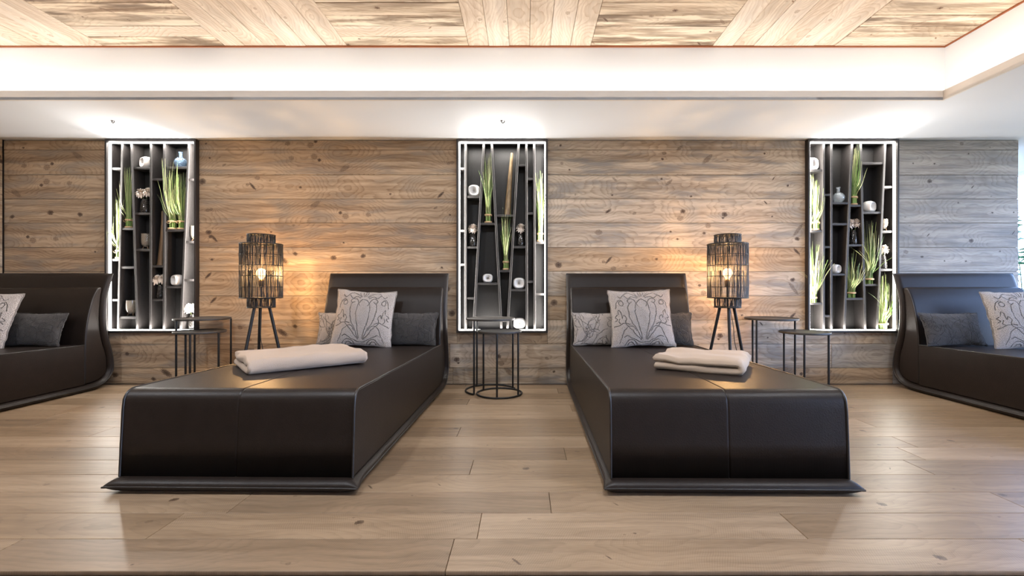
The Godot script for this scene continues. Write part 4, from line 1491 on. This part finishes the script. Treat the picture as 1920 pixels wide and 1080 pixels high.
func build_furniture() -> void:
	lounger(Vector3(-1.237, 0, 2.2), deg_to_rad(-0.8), "dark brown leather lounger with a long folded blanket, beside the lamp and low tables")
	lounger(Vector3(0.866, 0, 2.215), deg_to_rad(-0.6), "dark brown leather lounger with a squarish folded blanket")
	lounger(Vector3(-4.155, 0, 2.235), 0, "dark brown leather lounger in the timber corner, without a blanket")
	lounger(Vector3(3.765, 0, 2.235), 0, "dark brown leather lounger before the bleached boards near the window")
	# cushions: base on the seat (about 0.40 high near the backrest), leaning on it
	var big := "square grey damask pillows"
	var small := "oblong terry pillows"
	pillow("square pale grey damask pillow leaning towards a lamp on the long-blanket lounger", M.pillow_light, 0.47, 0.465, 0.145, Vector3(-1.305, 0.4, 0.50), 0.30, 0.10, -0.055, big)
	pillow("square pale grey damask pillow on the lounger with the squarish blanket", M.pillow_light, 0.50, 0.465, 0.145, Vector3(0.932, 0.4, 0.515), 0.28, -0.04, 0.03, big)
	pillow("square pale grey damask pillow on the lounger in the timber corner", M.pillow_light, 0.47, 0.46, 0.15, Vector3(-4.28, 0.4, 0.62), 0.3, 0.22, -0.1, big)
	pillow("square pale grey damask pillow on the lounger near the window", M.pillow_light, 0.47, 0.46, 0.15, Vector3(3.86, 0.4, 0.62), 0.27, -0.12, 0.04, big)
	pillow("oblong pale grey pillow tucked behind the square one on the long-blanket lounger", M.pillow_light_small, 0.45, 0.27, 0.095, Vector3(-1.475, 0.4, 0.385), 0.3, 0.12, 0.0, small)
	pillow("oblong charcoal pillow on the long-blanket lounger", M.pillow_dark, 0.44, 0.27, 0.095, Vector3(-0.95, 0.4, 0.385), 0.3, -0.1, 0.0, small)
	pillow("oblong pale grey pillow tucked behind the square one on the squarish-blanket lounger", M.pillow_light_small, 0.45, 0.27, 0.095, Vector3(0.615, 0.4, 0.40), 0.3, 0.05, 0.0, small)
	pillow("oblong charcoal pillow on the squarish-blanket lounger", M.pillow_dark, 0.44, 0.27, 0.095, Vector3(1.14, 0.4, 0.40), 0.3, -0.12, 0.0, small)
	pillow("oblong charcoal pillow on the lounger in the timber corner", M.pillow_dark, 0.5, 0.27, 0.11, Vector3(-4.0, 0.4, 0.435), 0.3, -0.05, 0.0, small)
	pillow("oblong charcoal pillow on the lounger near the window", M.pillow_dark, 0.5, 0.27, 0.11, Vector3(3.48, 0.4, 0.435), 0.3, 0.05, 0.0, small)
	blanket("taupe fleece blanket folded long and flat on a leather lounger", Vector3(-1.335, 0.4165, 1.40), deg_to_rad(-140.3), 0.62, 0.42, 2, M.fleece, 0)
	blanket("beige fleece blanket folded into a thick square on a leather lounger", Vector3(1.0, 0.4165, 1.5), deg_to_rad(-119.5), 0.44, 0.42, 2, M.fleece_pale, 0)
	tripod_lamp("black wicker tripod lamp beside the long-blanket lounger", Vector3(-2.118, 0, 0.45), 0)
	tripod_lamp("black wicker tripod lamp beside the squarish-blanket lounger", Vector3(1.622, 0, 0.45), 0.12)
	side_table("taller black round table of the pair between lamp and timber-corner lounger", Vector3(-2.73, 0, 0.25), 0.2, 0.206, 0.614, true)
	side_table("lower black round table of the pair between lamp and timber-corner lounger", Vector3(-2.63, 0, 0.42), 0.3, 0.182, 0.521, false)
	side_table("taller black round table of the pair between the two blanket loungers", Vector3(-0.293, 0, 0.27), 0, 0.206, 0.614, true)
	side_table("lower black round table of the pair between the two blanket loungers", Vector3(-0.212, 0, 0.385), 0, 0.182, 0.521, false)
	side_table("taller black round table of the pair between lamp and window-side lounger", Vector3(2.08, 0, 0.25), -0.4, 0.206, 0.614, true)
	side_table("lower black round table of the pair between lamp and window-side lounger", Vector3(2.22, 0, 0.48), -0.5, 0.182, 0.521, false)
	plant("tall green potted palm beyond the end of the timber wall", Vector3(5.08, 0.0, -0.5))

func _ready() -> void:
	rng.seed = 4242
	make_camera_and_light()
	make_materials()
	build_floor()
	build_back_wall()
	build_shell()
	build_ceiling()
	build_niches()
	build_furniture()
